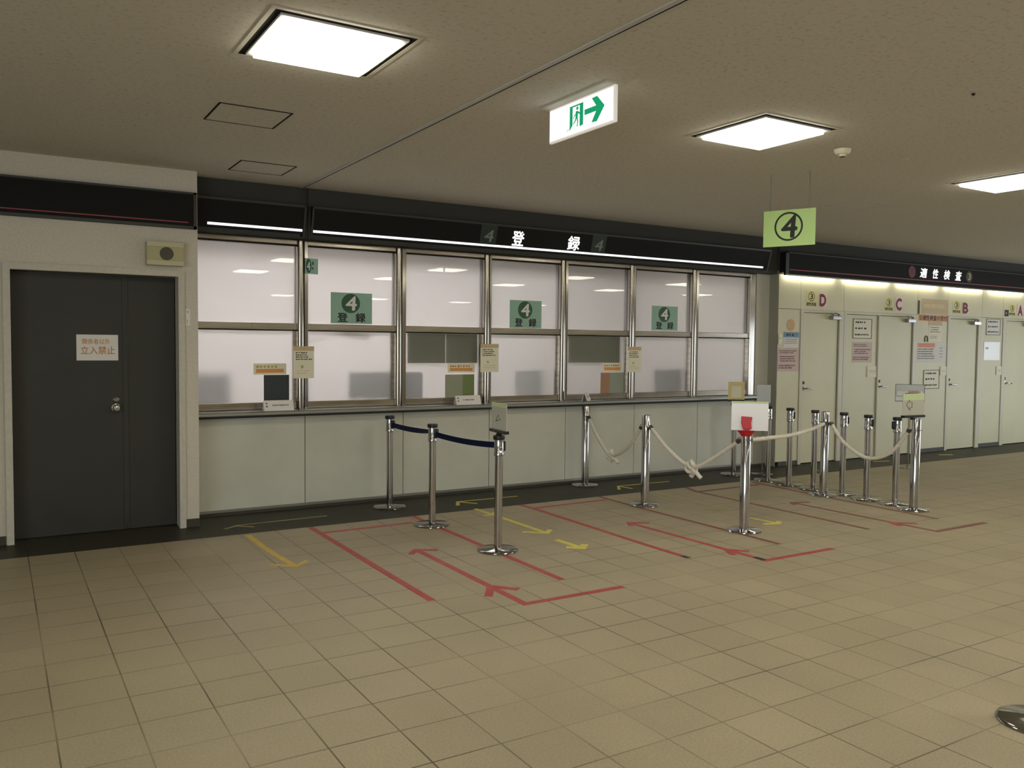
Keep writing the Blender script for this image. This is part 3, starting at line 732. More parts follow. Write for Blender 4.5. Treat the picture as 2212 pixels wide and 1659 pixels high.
# ------------------------------------------------------------------ sheets on the service windows
def window_sheets():
    YG = 8.062
    w = ['second', 'fourth', 'sixth']
    for k, (xa, xb, z0, z1) in enumerate(((2.825, 3.256, 1.795, 2.10), (4.878, 5.299, 1.79, 2.098), (6.924, 7.348, 1.80, 2.10))):
        wallsheet('registration_poster', xa, xb, z0, z1, YG, M_GREEN, 'green poster with a white 4 on a dark disc, on the %s window' % w[k], 'poster',
                  [('disc', M_GREEND, (0.48, 0.655, 0.225, 0.315)), ('text', M_WHITEI, '4', (0.36, 0.44, 0.61, 0.88), 0.02, 0.05),
                   ('texts', M_INK, [('登', (0.165, 0.06, 0.40, 0.345)), ('録', (0.60, 0.055, 0.835, 0.345))], 0.026)], group='green posters on the upper panes', t=0.001)
    w = ['on the leftmost window', 'on the third window', 'on the fifth window']
    for k, (xa, xb, z0, z1) in enumerate(((2.074, 2.384, 1.297, 1.402), (4.114, 4.44, 1.30, 1.395), (6.179, 6.466, 1.292, 1.396))):
        wallsheet('window_strip_label', xa, xb, z0, z1, YG, M_CREAMP, 'cream and orange strip label %s' % w[k], 'label',
                  [('rect', M_ORG, [(0.08, 0.16, 0.92, 0.50)]), ('lines', M_OLIVE if k == 0 else M_ORGD, [(0.08, 0.52, 0.94, 0.88, 1, 0.7, 0.8)])], group='strip labels on the lower panes', t=0.001)
    wallsheet('navy_sheet', 2.170, 2.411, 1.049, 1.292, YG, M_NAVYS, 'dark navy square sheet on the leftmost window above the name stand', 'sheet', t=0.002)
    wallsheet('green_sheet', 4.085, 4.436, 1.036, 1.278, YG, M_SAGE, 'two-tone green sheet on the third window', 'sheet', [('rect', M_MOSS, [(0.60, 0, 1, 1)])], t=0.002)
    wallsheet('brown_sheet', 6.150, 6.527, 1.036, 1.28, YG, M_GGREY, 'brown and grey-green sheet on the fifth window', 'sheet', [('rect', M_BROWN, [(0, 0, 0.36, 1)])], t=0.002)
    w = ['post left of the second window', 'post left of the fourth window', 'post left of the sixth window']
    for k, (xa, xb, z0, z1) in enumerate(((2.429, 2.632, 1.26, 1.567), (4.468, 4.696, 1.303, 1.609), (6.494, 6.702, 1.285, 1.592))):
        wallsheet('post_notice', xa, xb, z0, z1, 7.985, M_CREAMP, 'cream notice with an orange head taped on the %s' % w[k], 'notice',
                  [('rect', M_ORGF, [(0, 0.86, 1, 1)]), ('lines', M_INK, [(0.12, 0.56, 0.92, 0.83, 4, 0.6, 0.7)]), ('lines', M_OLIVE, [(0.36, 0.30, 0.66, 0.42, 1, 0.8, 1.0)]), ('lines', M_ORGF, [(0.18, 0.12, 0.85, 0.27, 2, 0.3, 0.8)])],
                  group='cream notices taped on posts', t=0.001)
    # flag plate
    mw = face((2.545, 7.985, 2.262), (0.35, -1, 0))
    board('flag_plate', mw, 0.15, 0.148, M_GREEN, 'small sea-green plate with a 4 sticking out from the first steel post', 'plate',
          [('disc', M_GREEND, (0.26, 0.5, 0.22, 0.46)), ('text', M_WHITEI, '4', (0.14, 0.22, 0.38, 0.78), 0.01), ('lines', M_GREEND, [(0.52, 0.2, 0.72, 0.85, 2, 0.7, 0.5)])], t=0.003)
    # name stands on the counter
    w = ['below the navy sheet', 'below the two-tone green sheet', 'below the fifth window, turned edge-on']
    for k, (xa, xb, ang) in enumerate(((2.124, 2.402, 0.0), (4.127, 4.422, 0.0), (5.74, 5.96, 0.75))):
        L = xb-xa
        r = empty('name_stand', ((xa+xb)/2 if k < 2 else 5.83, 7.905, 0.9655), ang); tag(r, 'white folded name stand on the counter %s' % w[k], 'name stand', 'white name stands on the counter')
        bm = bmesh.new()
        bm_prism(bm, [(-0.035, 0), (-0.031, 0), (0.004, 0.088), (0.031, 0), (0.035, 0), (0.006, 0.095), (0.0, 0.095)], -L/2, L/2, lambda u, v, d: (d, u, v))
        obj('folded_card', bm, M_PAPER, r)
        mw = face((-L/2, -0.0362, 0.002), (0, -0.095, 0.035), (0, 0.035, 0.095))
        bm = bmesh.new(); bm_lines(bm, 0.28*L, 0.04, 0.85*L, 0.062, 0.0012, 1, 0.7, 0.7); bm_lines(bm, 0.06*L, 0.025, 0.20*L, 0.085, 0.0012, 2, 0.6, 0.8)
        obj('print_lines', bm, M_INKG, r, mw=mw)
window_sheets()

# ------------------------------------------------------------------ dark double door and the plaster wall
def dark_door():
    Y = 7.80
    root = struct(empty('door_1', (0.73, Y, 0)), 'dark grey steel double door with a wide and a narrow leaf', 'door')
    T = lambda n, m, x0, x1, y0, y1, z0, z1, p=root, bev=0.0: box(n, m, x0-0.73, x1-0.73, y0-Y, y1-Y, z0, z1, p, bev)
    a = T('leaf', M_DARKDOOR, 0.118, 0.940, Y, Y+0.045, 0.006, 2.145)
    b = T('leaf', M_DARKDOOR, 0.946, 1.336, Y+0.006, Y+0.045, 0.006, 2.145)
    T('meeting_strip', M_DARKDOOR, 0.922, 0.962, Y-0.006, Y, 0.02, 2.14)
    bm = bmesh.new()
    for r in ((0.062, 0.112, 7.625, Y+0.05, 0.0, 2.20), (1.338, 1.388, 7.625, 7.72, 0.0, 2.20), (1.352, 1.388, 7.72, Y+0.05, 0.0, 2.20), (0.112, 1.338, 7.625, 7.72, 2.148, 2.20), (0.112, 1.352, 7.72, Y+0.05, 2.165, 2.20)):
        bm_box(bm, r[0]-0.73, r[1]-0.73, r[2]-Y, r[3]-Y, r[4], r[5])
    obj('door_frame', bm, M_FRAME, root)
    # chrome knob and lock
    bm = bmesh.new(); bm_lathe(bm, [(0.034, 0), (0.034, 0.006), (0.014, 0.010), (0.013, 0.035), (0.026, 0.042), (0.031, 0.058), (0.024, 0.072), (0.008, 0.076)], 28, (0.865-0.73, -0.001, 1.040), 'y')
    k = obj('door_knob', bm, M_CHROME, a, True)
    bm = bmesh.new(); bm_lathe(bm, [(0.024, 0), (0.024, 0.005), (0.014, 0.010), (0.014, 0.014)], 24, (0.866-0.73, -0.001, 1.108), 'y'); obj('lock_cylinder', bm, M_SATIN, a, True)
    wallsheet('door_notice', 0.575, 0.887, 1.437, 1.650, Y, M_PAPER, 'white notice with orange characters on the dark double door', 'notice',
              [('texts', M_ORGD, [('関係者以外', (0.14, 0.63, 0.80, 0.84))], 0.012), ('texts', M_ORGD, [('立入禁止', (0.10, 0.24, 0.92, 0.55))], 0.015)], t=0.001)
    # speaker
    r = empty('wall_speaker', (1.229, YL, 2.33)); tag(r, 'beige box speaker with a round dark grille above the dark double door', 'speaker')
    box('cabinet', M_BEIGE, -0.145, 0.145, -0.075, 0, -0.098, 0.098, r, 0.006)
    box('top_ledge', M_BEIGE2, -0.145, 0.145, -0.088, -0.075, 0.055, 0.098, r, 0.004)
    box('bottom_ledge', M_BEIGE2, -0.145, 0.145, -0.088, -0.075, -0.098, -0.055, r, 0.004)
    bm = bmesh.new(); bm_lathe(bm, [(0.054, 0), (0.054, 0.004), (0.048, 0.007), (0.001, 0.009)], 32, (0.010, -0.075, 0.0), 'y'); obj('grille', bm, M_GRILLE, r, True)
    wallsheet('narrow_label', 1.397, 1.434, 1.738, 1.880, YL, M_PAPER, 'narrow upright white label on the plaster right of the dark door', 'label', [('lines', M_INKG, [(0.25, 0.72, 0.75, 0.92, 3, 0.5, 1.0), (0.25, 0.1, 0.75, 0.35, 3, 0.5, 1.0)])], t=0.003)
dark_door()

# ------------------------------------------------------------------ lettered cream doors
def cream_doors():
    def lever(p, x, z, y):
        bm = bmesh.new(); bm_lathe(bm, [(0.028, 0), (0.028, 0.006), (0.011, 0.010), (0.011, 0.05)], 20, (x, y, z), 'y'); h = obj('lever_handle', bm, M_CHROME, p, True)
        bm = bmesh.new(); bm_tube(bm, [(x-0.012, y-0.05, z), (x+0.03, y-0.055, z), (x+0.12, y-0.05, z-0.008)], 0.011, 10); obj('grip', bm, M_CHROME, h, True)
        bm = bmesh.new(); bm_lathe(bm, [(0.022, 0), (0.022, 0.008), (0.013, 0.014)], 18, (x-0.012, y, z+0.075), 'y'); obj('lock_cylinder', bm, M_ROPED, p, True)
    def closer(p, x, z, y):
        c = box('door_closer', M_SATIN, x-0.02, x+0.17, y-0.075, y-0.015, z-0.035, z+0.02, p, 0.006)
        bm = bmesh.new(); bm_tube(bm, [(x+0.02, y-0.05, z+0.03), (x-0.20, y-0.19, z+0.035), (x+0.1, y-0.04, z+0.06)], 0.008, 8); obj('closer_arm', bm, M_ROPED, p)
    defs = [(2, 'D', 9.376, 10.279, [(9.438, 10.187)], 'cream steel door under the letter D'),
            (3, 'C', 10.279, 11.995, [(10.338, 11.068), (11.095, 11.905)], 'cream steel double-leaf door under the letter C'),
            (4, 'B', 12.790, 13.740, [(12.853, 13.640)], 'cream steel door under the letter B'),
            (5, 'A', 14.354, 15.310, [(14.452, 15.240)], 'cream steel door under the letter A, cut by the picture edge')]
    for n, L, x0, x1, leaves, lab in defs:
        root = struct(empty('door_%d' % n, (x0, YD, 0)), lab, 'door', 'lettered cream doors')
        Y0 = 0.012
        bm = bmesh.new()
        zt = 2.085; fr = 0.045
        edges = [x0]
        spans = [(x0+0.004, leaves[0][0]), (leaves[-1][1], x1-0.004)]
        if len(leaves) == 2: spans.append((leaves[0][1], leaves[1][0]-0.004))
        for a, b in spans: bm_box(bm, a-x0, b-x0, -0.012, 0.05, 0.0, zt)
        bm_box(bm, 0.004, x1-x0-0.004, -0.012, 0.05, zt, 2.122)
        obj('door_frame', bm, M_CREAMF, root)
        for k, (a, b) in enumerate(leaves):
            lf = box('leaf', M_CREAM, a-x0+0.004, b-x0-0.014, Y0, 0.05, 0.012, zt-0.006, root)
            if k == len(leaves)-1:
                lever(lf, a-x0+0.055, 1.045, Y0)
                closer(lf, b-x0-0.19, zt-0.055, Y0)
                box('gap_and_reveal_shade', M_DARK, b-x0-0.014, b-x0, Y0+0.003, 0.05, 0.0, zt, root)  # dark strip for the rubber gap, with the reveal's shading in its colour
cream_doors()

def cream_signs():
    S = wallsheet; Y = YD
    for L, (ya, yb, yz0, yz1), (a, b, z0, z1) in (('D', (9.479, 9.699, 2.168, 2.388), (9.737, 9.912, 2.166, 2.357)), ('C', (11.196, 11.398, 2.158, 2.355), (11.442, 11.625, 2.16, 2.364)),
                                                   ('B', (12.907, 13.129, 2.169, 2.373), (13.165, 13.354, 2.163, 2.356)), ('A', (14.523, 14.727, 2.175, 2.369), (14.780, 14.968, 2.165, 2.369))):
        S('test_label', ya, yb, yz0, yz1, Y, M_YELP, 'small yellow label with a circled 3 next to the letter %s' % L, 'label',
          [('disc', M_INK, (0.5, 0.62, 0.30, 0.30), 0.86), ('text', M_INK, '3', (0.37, 0.46, 0.63, 0.79), 0.02), ('text', M_INK, '適性検査', (0.04, 0.04, 0.96, 0.26), 0.02)], group='yellow labels over the cream doors', t=0.001)
        S('letter_plate', a, b, z0, z1, Y, M_PINKW, 'pale plate with a dark red letter %s over its cream door' % L, 'letter plate', [('text', M_INKR, L, (0.14, 0.10, 0.84, 0.90), 0.05)], group='letter plates over the cream doors', t=0.003)
    S('black_tag', 14.40, 14.515, 2.16, 2.267, Y, M_INK, 'small black tag left of the yellow label by letter A', 'tag', [('lines', M_WHITEI, [(0.3, 0.3, 0.7, 0.7, 1, 0.6, 0.6)])], t=0.003)
    # panel left of door D
    bm = bmesh.new(); bm_lathe(bm, [(0.08, 0), (0.08, 0.003)], 32, axis='y')
    d = obj('orange_disc', bm, M_ORGF); d.location = (9.188, Y-0.001, 1.906); tag(d, 'orange disc sticker with a pale 3 left of door D', 'sticker')
    bm = bmesh.new(); bm_text(bm, '3', -0.045, -0.06, 0.045, 0.06, 0, 0.03); obj('lettering', bm, M_ORG, d, mw=Matrix(((1, 0, 0, 0), (0, 0, -1, -0.004), (0, 1, 0, 0), (0, 0, 0, 1))))
    S('blue_notice', 9.048, 9.352, 1.602, 1.81, Y, M_PAPER, 'white notice with a blue head left of door D', 'notice', [('rect', M_BLUE, [(0, 0.66, 1, 1)]), ('lines', M_INK, [(0.2, 0.7, 0.85, 0.95, 1, 0.6, 0.9)]), ('lines', M_INKG, [(0.08, 0.22, 0.95, 0.6, 3, 0.35, 0.7)])], t=0.001)
    S('switch_plate', 8.945, 9.011, 1.646, 1.781, Y, M_CREAMP, 'small cream switch plate beside the blue-headed notice', 'switch plate', [('rect', M_INKG, [(0.2, 0.55, 0.6, 0.62)], 'switch')], t=0.012)
    pk = lambda: [('lines', M_INKM, [(0.06, 0.76, 0.92, 0.92, 2, 0.6, 0.6), (0.10, 0.40, 0.95, 0.68, 3, 0.6, 0.8), (0.04, 0.10, 0.88, 0.30, 2, 0.7, 0.7)])]
    S('pink_notice', 8.95, 9.362, 1.28, 1.594, Y, M_PINK, 'pink notice with dark print left of door D', 'notice', pk(), group='pink notices', t=0.001)
    S('pink_notice', 10.503, 10.953, 1.397, 1.691, Y+0.012, M_PINK, 'pink notice with dark print under the framed sign on door C', 'notice', pk(), group='pink notices', t=0.001)
    fr = lambda: [('frame', M_INKG, 0.010), ('lines', M_INK, [(0.12, 0.72, 0.88, 0.92, 1, 0.5, 0.75), (0.12, 0.42, 0.86, 0.62, 1, 0.5, 1.0), (0.10, 0.12, 0.90, 0.28, 1, 0.6, 0.6)])]
    S('framed_sign', 10.503, 10.927, 1.74, 2.027, Y+0.012, M_CREAMP, 'framed cream sign on the narrow leaf of door C', 'framed sign', fr(), group='framed signs between the doors', t=0.004)
    S('framed_sign', 12.20, 12.609, 0.985, 1.277, Y, M_CREAMP, 'framed cream sign low on the panel left of door B', 'framed sign', fr(), group='framed signs between the doors', t=0.004)
    S('framed_sign', 13.867, 14.277, 1.84, 2.107, Y, M_PAPER, 'framed pale sign on the panel left of door A', 'framed sign', fr(), group='framed signs between the doors', t=0.004)
    cd = lambda: [('lines', M_INKG, [(0.2, 0.40, 0.95, 0.65, 2, 0.3, 1.0)])]
    for a, b, z0, z1, y, L in ((10.847, 11.060, 1.183, 1.343, Y+0.012, 'C'), (12.626, 12.785, 1.19, 1.327, Y, 'B'), (14.199, 14.35, 1.181, 1.325, Y, 'A')):
        S('door_card', a, b, z0, z1, y, M_CREAMP, 'small cream card left of the handle of door %s' % L, 'card', cd(), group='cream cards by the handles', t=0.010)
    # panel left of door B
    S('faded_poster', 12.105, 12.785, 2.14, 2.37, Y, M_ORGF, 'faded orange poster high on the panel left of door B', 'poster', [('lines', M_SAND, [(0.08, 0.3, 0.9, 0.75, 1, 0.7, 0.35)])], t=0.001)
    S('dark_strip', 12.012, 12.041, 2.135, 2.338, Y, M_GRILLE, 'short upright dark strip left of the faded orange poster', 'strip', t=0.01)
    S('reception_notice', 12.032, 12.785, 2.03, 2.128, Y, M_ORG, 'orange strip with dark characters below the faded orange poster', 'notice', [('text', M_INK, '②適性検査の受付', (0.02, 0.12, 0.98, 0.90), 0.024)], t=0.001)
    S('orange_slip', 12.284, 12.646, 1.967, 2.028, Y, M_ORGF, 'narrow orange slip under the dark-lettered orange strip', 'slip', t=0.001)
    S('text_sheet', 12.305, 12.649, 1.713, 1.962, Y, M_CREAMP, 'cream text sheet in the middle of the panel left of door B', 'sheet', [('lines', M_INK, [(0.12, 0.55, 0.9, 0.95, 3, 0.45, 0.5)]), ('lines', M_INKG, [(0.12, 0.18, 0.7, 0.4, 2, 0.4, 0.6)])], t=0.001)
    bm = bmesh.new()
    bm_tube(bm, [(-0.045, 0, 0), (-0.03, 0, 0.0), (-0.036, 0, 0.05), (-0.02, 0, 0.08), (0.0, 0, 0.086), (0.02, 0, 0.08), (0.036, 0, 0.05), (0.03, 0, 0.0), (0.045, 0, 0)], 0.006, 8)
    h = tag(obj('wall_hook', bm, M_GRILLE), 'dark loop-shaped hook left of the cream text sheet', 'hook'); h.location = (12.238, Y-0.007, 1.716)
    S('orange_headed_notice', 12.008, 12.782, 1.396, 1.70, Y, M_PAPER, 'wide white notice with an orange-red head left of door B', 'notice', [('rect', M_ORGR, [(0.03, 0.76, 0.60, 0.97)]), ('lines', M_INK, [(0.03, 0.14, 0.62, 0.72, 5, 0.5, 0.7)]), ('lines', M_BLUE, [(0.76, 0.2, 0.9, 0.8, 4, 0.3, 0.6)])], t=0.001)
    S('glossy_notice', 13.825, 14.289, 1.428, 1.726, Y, M_PAPERG, 'glossy white sheet under the framed sign left of door A', 'notice', [('lines', M_INKG, [(0.1, 0.55, 0.3, 0.75, 1, 0.7, 0.6)])], t=0.002)
cream_signs()

# ------------------------------------------------------------------ stanchions
def belt_post(rz=0.0):
    r = empty('belt_stanchion', (0, 0, 0), rz)
    bm = bmesh.new(); bm_lathe(bm, [(0.158, 0), (0.160, 0.006), (0.156, 0.014), (0.147, 0.018), (0.04, 0.026), (0.033, 0.028)], 48); obj('base', bm, M_SATIN, r, True)
    bm = bmesh.new(); bm_lathe(bm, [(0.0315, 0.02), (0.0315, 0.75)], 32); obj('pole', bm, M_CHROME, r, True)
    bm = bmesh.new(); bm_lathe(bm, [(0.034, 0.742), (0.040, 0.748), (0.040, 0.77), (0.0375, 0.775), (0.0375, 0.868)], 32); obj('head', bm, M_CHROME, r, True)
    bm = bmesh.new(); bm_lathe(bm, [(0.044, 0.868), (0.046, 0.872), (0.046, 0.895), (0.042, 0.900)], 32); obj('cap', bm, M_BLK, r, True)
    bm = bmesh.new(); bm_box(bm, 0.028, 0.052, -0.026, 0.026, 0.775, 0.856); obj('belt_cassette', bm, M_BLK, r, bevel=0.010)
    return r
def stanchions():
    g = 'belt stanchions'
    a = belt_post()
    tag(a, 'chrome belt stanchion nearest the counter in the navy belt line', 'stanchion', g)
    a.location = (3.285, 7.665, 0); a.rotation_euler.z = -1.2
    dup(a, (3.285, 6.72, 0), -0.95, 'middle chrome belt stanchion of the navy belt line')
    dup(a, (3.325, 5.635, 0), 0.15, 'chrome belt stanchion with a sheet holder ending the navy belt line')
    rows = [(7.905, 7.60, 'first from the counter, carrying the yellow sheet'), (7.92, 7.06, 'second from the counter, behind the white sheet'), (7.90, 6.722, 'third from the counter'),
            (7.90, 6.37, 'fourth from the counter, just behind a thick post'), (7.92, 6.005, 'fifth from the counter'), (7.875, 5.67, 'sixth from the counter'), (7.89, 5.342, 'seventh and nearest the viewer')]
    for k, (x, y, t) in enumerate(rows):
        dup(a, (x, y, 0), (0.2, 0.9, -0.5, 0.15, -0.35, -0.7, 2.6)[k], 'chrome belt stanchion of the beltless row, %s' % t)
    b = dup(a, (3.80, 1.87, 0), 0.3, 'chrome stanchion base cut by the lower right corner of the picture')
    # belts
    def belt(p, q, z0, z1, sag, tw, label):
        bm = bmesh.new(); n = 24; P, Q = Vector(p), Vector(q); prev = None
        d = (Q-P).normalized(); side = Vector((-d.y, d.x, 0))
        for i in range(n+1):
            t = i/n; c = P.lerp(Q, t); c.z = z0+(z1-z0)*t - sag*4*t*(1-t)
            ang = tw*math.sin(PI*t)**1.0 if tw > 0 else 0
            ang = tw*t*t
            hv = Vector((0, 0, 1))*math.cos(ang)+side*math.sin(ang); nv = side*math.cos(ang)-Vector((0, 0, 1))*math.sin(ang)
            ring = [bm.verts.new(c+hv*sh*0.0235+nv*sn*0.0012) for sh, sn in ((-1, -1), (1, -1), (1, 1), (-1, 1))]
            if prev:
                for k in range(4): bm.faces.new((prev[k], prev[(k+1) % 4], ring[(k+1) % 4], ring[k]))
            else: bm.faces.new(ring)
            prev = ring
        bm.faces.new(list(reversed(prev)))
        tag(obj('navy_belt', bm, M_NAVY), label, 'barrier belt', 'navy barrier belts')
    belt((3.292, 7.625, 0), (3.287, 6.765, 0), 0.812, 0.825, 0.012, 1.0, 'navy retractable belt between the two stanchions nearest the counter')
    belt((3.292, 6.678, 0), (3.318, 5.675, 0), 0.810, 0.822, 0.016, 0.0, 'navy retractable belt reaching the front stanchion')
    # sheet holders on the posts
    def holder(x, y, n, w, h, z, sheet, label, items, bar=True, lean=0.0):
        n = Vector(n).normalized(); xx = Vector((0, 0, 1)).cross(n)
        r = empty('sheet_holder', (x, y, z)); tag(r, label, 'sheet holder', 'sheets standing on posts')
        mw = face(xx*(-w/2)+Vector((0, 0, 0.012)), n, Vector((0, 0, 1))-n*lean)
        bm = bmesh.new(); bm_box(bm, 0, w, 0, h, -0.002, 0.002); s = obj('sheet', bm, sheet, r, mw=mw)
        for it in items:
            bm = bmesh.new()
            if it[0] == 'band': bm_box(bm, 0, w, h*it[2], h*it[3], 0.002, 0.003); nm = 'colour_band'
            elif it[0] == 'arrow':
                P = it[2]; pts = [(a*w, b*h, 0.0035) for a, b in P]; bm_tube(bm, pts+[pts[0]], 0.003, 6); nm = 'drawn_arrow'
            elif it[0] == 'lines': bm_lines(bm, it[2][0]*w, it[2][1]*h, it[2][2]*w, it[2][3]*h, 0.0032, *it[2][4:]); nm = 'print_lines'
            elif it[0] == 'rect':
                for q in it[2]: bm_box(bm, q[0]*w, q[2]*w, q[1]*h, q[3]*h, 0.002, 0.0034)
                nm = 'printed_block'
            obj(nm, bm, it[1], s)
        if bar:
            mb = face(xx*(-w/2), n)
            bm = bmesh.new(); bm_box(bm, 0, w, -0.010, 0.014, -0.022, 0.022); obj('holder_bar', bm, M_BLK, r, bevel=0.004, mw=mb)
            bm = bmesh.new(); bm_lathe(bm, [(0.03, -0.030), (0.022, -0.020), (0.018, -0.008)], 16); obj('holder_foot', bm, M_BLK, r)
        return r
    hand = [(0.16, 0.50), (0.30, 0.72), (0.30, 0.60), (0.42, 0.62), (0.42, 0.36), (0.32, 0.36), (0.32, 0.24)]
    holder(3.325, 5.635, (-0.99, 0.14, 0), 0.30, 0.21, 0.930, M_ACRYL, 'grey sheet with a lime head standing edge-on on the front belt stanchion', [('band', M_LIMEP, 0.85, 1.0), ('arrow', M_INKG, [(0.3, 0.3), (0.45, 0.55), (0.6, 0.4)])])
    holder(7.75, 5.08, (-0.10, -1, 0), 0.30, 0.215, 0.932, M_ACRYL, 'see-through sheet with a drawn hand arrow and a pale lime head', [('band', M_LIMEP, 0.70, 1.0), ('arrow', M_INKG, hand)])
    holder(7.93, 7.60, (-0.68, -0.73, 0), 0.20, 0.225, 0.930, M_SAND, 'yellow sheet standing on the stanchion at the counter end', [('rect', M_CREAMP, [(0.2, 0.12, 0.8, 0.75)])])
    rr = holder(5.52, 5.13, (-0.70, -0.715, 0), 0.305, 0.25, 0.875, M_PAPERG, 'glossy white sheet with a lime top edge on the front thick rope post', [('band', M_LIMEP, 0.93, 1.0)], bar=False)
    # red clip
    r = empty('red_clip', (5.556, 5.20, 0.892)); tag(r, 'bright red plastic clip on top of a thick rope post', 'clip')
    n = Vector((-0.70, -0.715, 0)).normalized(); mw = face(Vector((0, 0, 0))-Vector((0, 0, 0)), n)
    bm = bmesh.new(); bm_lathe(bm, [(0.046, -0.06), (0.050, -0.045), (0.078, -0.015), (0.080, 0.0), (0.060, 0.010), (0.046, 0.03)], 28); obj('collar', bm, M_RED, r, True)
    bm = bmesh.new(); bm_prism(bm, [(-0.034, 0.01), (0.040, 0.01), (0.034, 0.065), (0.044, 0.112), (-0.046, 0.118), (-0.048, 0.065)], 0.085, 0.110, lambda u, v, d: (u, v, d)); obj('clip_jaw', bm, M_RED, r, bevel=0.004, mw=mw)
    bm = bmesh.new(); bm_box(bm, -0.03, 0.03, 0.0, 0.02, 0.0, 0.10); obj('clip_arm', bm, M_RED, r, mw=mw)

    # thick rope posts
    t = empty('rope_post', (5.765, 7.825, 0))
    tag(t, 'thick chrome rope post standing close to the counter', 'stanchion', 'thick rope posts')
    bm = bmesh.new(); bm_lathe(bm, [(0.153, 0), (0.155, 0.006), (0.150, 0.014), (0.141, 0.017), (0.05, 0.024), (0.044, 0.026)], 48); obj('base', bm, M_CHROME, t, True)
    bm = bmesh.new(); bm_lathe(bm, [(0.042, 0.02), (0.042, 0.905), (0.039, 0.912), (0.034, 0.916)], 36); obj('pole', bm, M_CHROME, t, True)
    for s in (-1, 1):
        bm = bmesh.new(); bm_tube(bm, [(0.03*math.cos(k*PI/6)+0, s*(0.042+0.018*math.sin(k*PI/6)), 0.80) for k in range(7)], 0.005, 8); obj('rope_ring', bm, M_CHROME, t, True)
    dup(t, (5.575, 6.545, 0), 0.0, 'thick chrome rope post second from the counter, between the two knotted ropes')
    dup(t, (5.556, 5.20, 0), 0.0, 'thick chrome rope post carrying the red clip and the white sheet')
    dup(t, (7.68, 6.06, 0), 0.9, 'thick chrome rope post in the middle of the plain rope')
    dup(t, (7.785, 5.065, 0), 0.0, 'thick dark-looking rope post with the see-through sheet on top')
    # ropes
    def rope(path, label, knot=None, n=70):
        pts = []
        P = [Vector(p) for p in path]
        for i in range(len(P)-1):
            p0 = P[max(i-1, 0)]; p1 = P[i]; p2 = P[i+1]; p3 = P[min(i+2, len(P)-1)]
            for k in range(n//(len(P)-1)):
                u = k/(n//(len(P)-1))
                pts.append(0.5*((2*p1)+(-p0+p2)*u+(2*p0-5*p1+4*p2-p3)*u*u+(-p0+3*p1-3*p2+p3)*u**3))
        pts.append(P[-1])
        bm = bmesh.new(); bm_tube(bm, pts, 0.0185, 18, 3, 130.0)
        o = tag(obj('barrier_rope', bm, M_ROPE, None, True), label, 'rope', 'white barrier ropes')
        for e, f in ((0, 3), (-1, -4)):
            bm = bmesh.new(); bm_tube(bm, [pts[e], pts[e].lerp(pts[f], 0.9)], 0.023, 12); obj('end_fitting', bm, M_ROPED, o, True)
        if knot:
            c = Vector(knot[0]); sd = Vector(knot[1]).normalized(); s = knot[2]
            up = Vector((0, 0, 1)); nn = sd.cross(up)
            loop = []
            for k in range(49):
                a = 2*PI*k/48*1.0
                loop.append(c + sd*(s*0.052*math.cos(a)) + up*(s*0.050*math.sin(a)+0.012) + nn*(0.022*math.sin(2*a)))
            bm = bmesh.new(); bm_tube(bm, loop, 0.0185, 14, 3, 130.0); obj('knot_loop', bm, M_ROPE, o, True)
            tail = [c + sd*(s*(-0.03+0.13*u)) + up*(s*(0.045-0.13*u)) + nn*(0.03*math.cos(3*u)) for u in [k/20 for k in range(21)]]
            bm = bmesh.new(); bm_tube(bm, tail, 0.0185, 14, 3, 130.0); obj('knot_tail', bm, M_ROPE, o, True)
            tail = [c + sd*(s*(0.03-0.05*u)) + up*(s*(-0.01-0.075*u)) - nn*0.02 for u in [k/12 for k in range(13)]]
            bm = bmesh.new(); bm_tube(bm, tail, 0.0205, 14, 3, 130.0); obj('knot_tail', bm, M_ROPE, o, True)
    rope([(5.76, 7.765, 0.785), (5.70, 7.48, 0.56), (5.67, 7.22, 0.425), (5.63, 6.90, 0.54), (5.578, 6.605, 0.80)], 'knotted white rope between the two thick posts nearest the counter', ((5.672, 7.22, 0.415), (-0.1, -1, 0), 0.85))
    rope([(5.574, 6.483, 0.80), (5.57, 6.20, 0.60), (5.565, 5.88, 0.475), (5.56, 5.60, 0.585), (5.556, 5.263, 0.795)], 'knotted white rope hanging from the post with the red clip', ((5.565, 5.88, 0.465), (0, -1, 0), 1.0))
    rope([(5.61, 5.225, 0.79), (6.1, 5.43, 0.765), (6.63, 5.64, 0.745), (7.2, 5.86, 0.755), (7.652, 6.04, 0.79)], 'slack white rope without knot from the white sheet to the middle thick post')
    rope([(7.71, 6.01, 0.795), (7.73, 5.85, 0.59), (7.745, 5.58, 0.462), (7.765, 5.32, 0.55), (7.782, 5.13, 0.80)], 'deeply sagging white rope without knot to the front thick post')

    # slim floor stands
    def slim(x, y, h, w, hh, n, mfront, label, items):
        r = empty('sign_stand', (x, y, 0)); tag(r, label, 'sign stand', 'slim sign stands')
        bm = bmesh.new(); bm_lathe(bm, [(0.135, 0), (0.137, 0.005), (0.130, 0.010), (0.02, 0.016), (0.010, 0.018)], 40); obj('base', bm, M_SATIN, r, True)
        bm = bmesh.new(); bm_lathe(bm, [(0.008, 0.015), (0.008, h)], 14); obj('pole', bm, M_SATIN, r, True)
        n = Vector(n).normalized(); xx = Vector((0, 0, 1)).cross(n)
        mw = face(xx*(-w/2)+n*0.010+Vector((0, 0, h-0.04)), n)
        bm = bmesh.new(); bm_box(bm, 0, w, 0, hh, -0.004, 0.004); s = obj('sign_panel', bm, mfront, r, mw=mw)
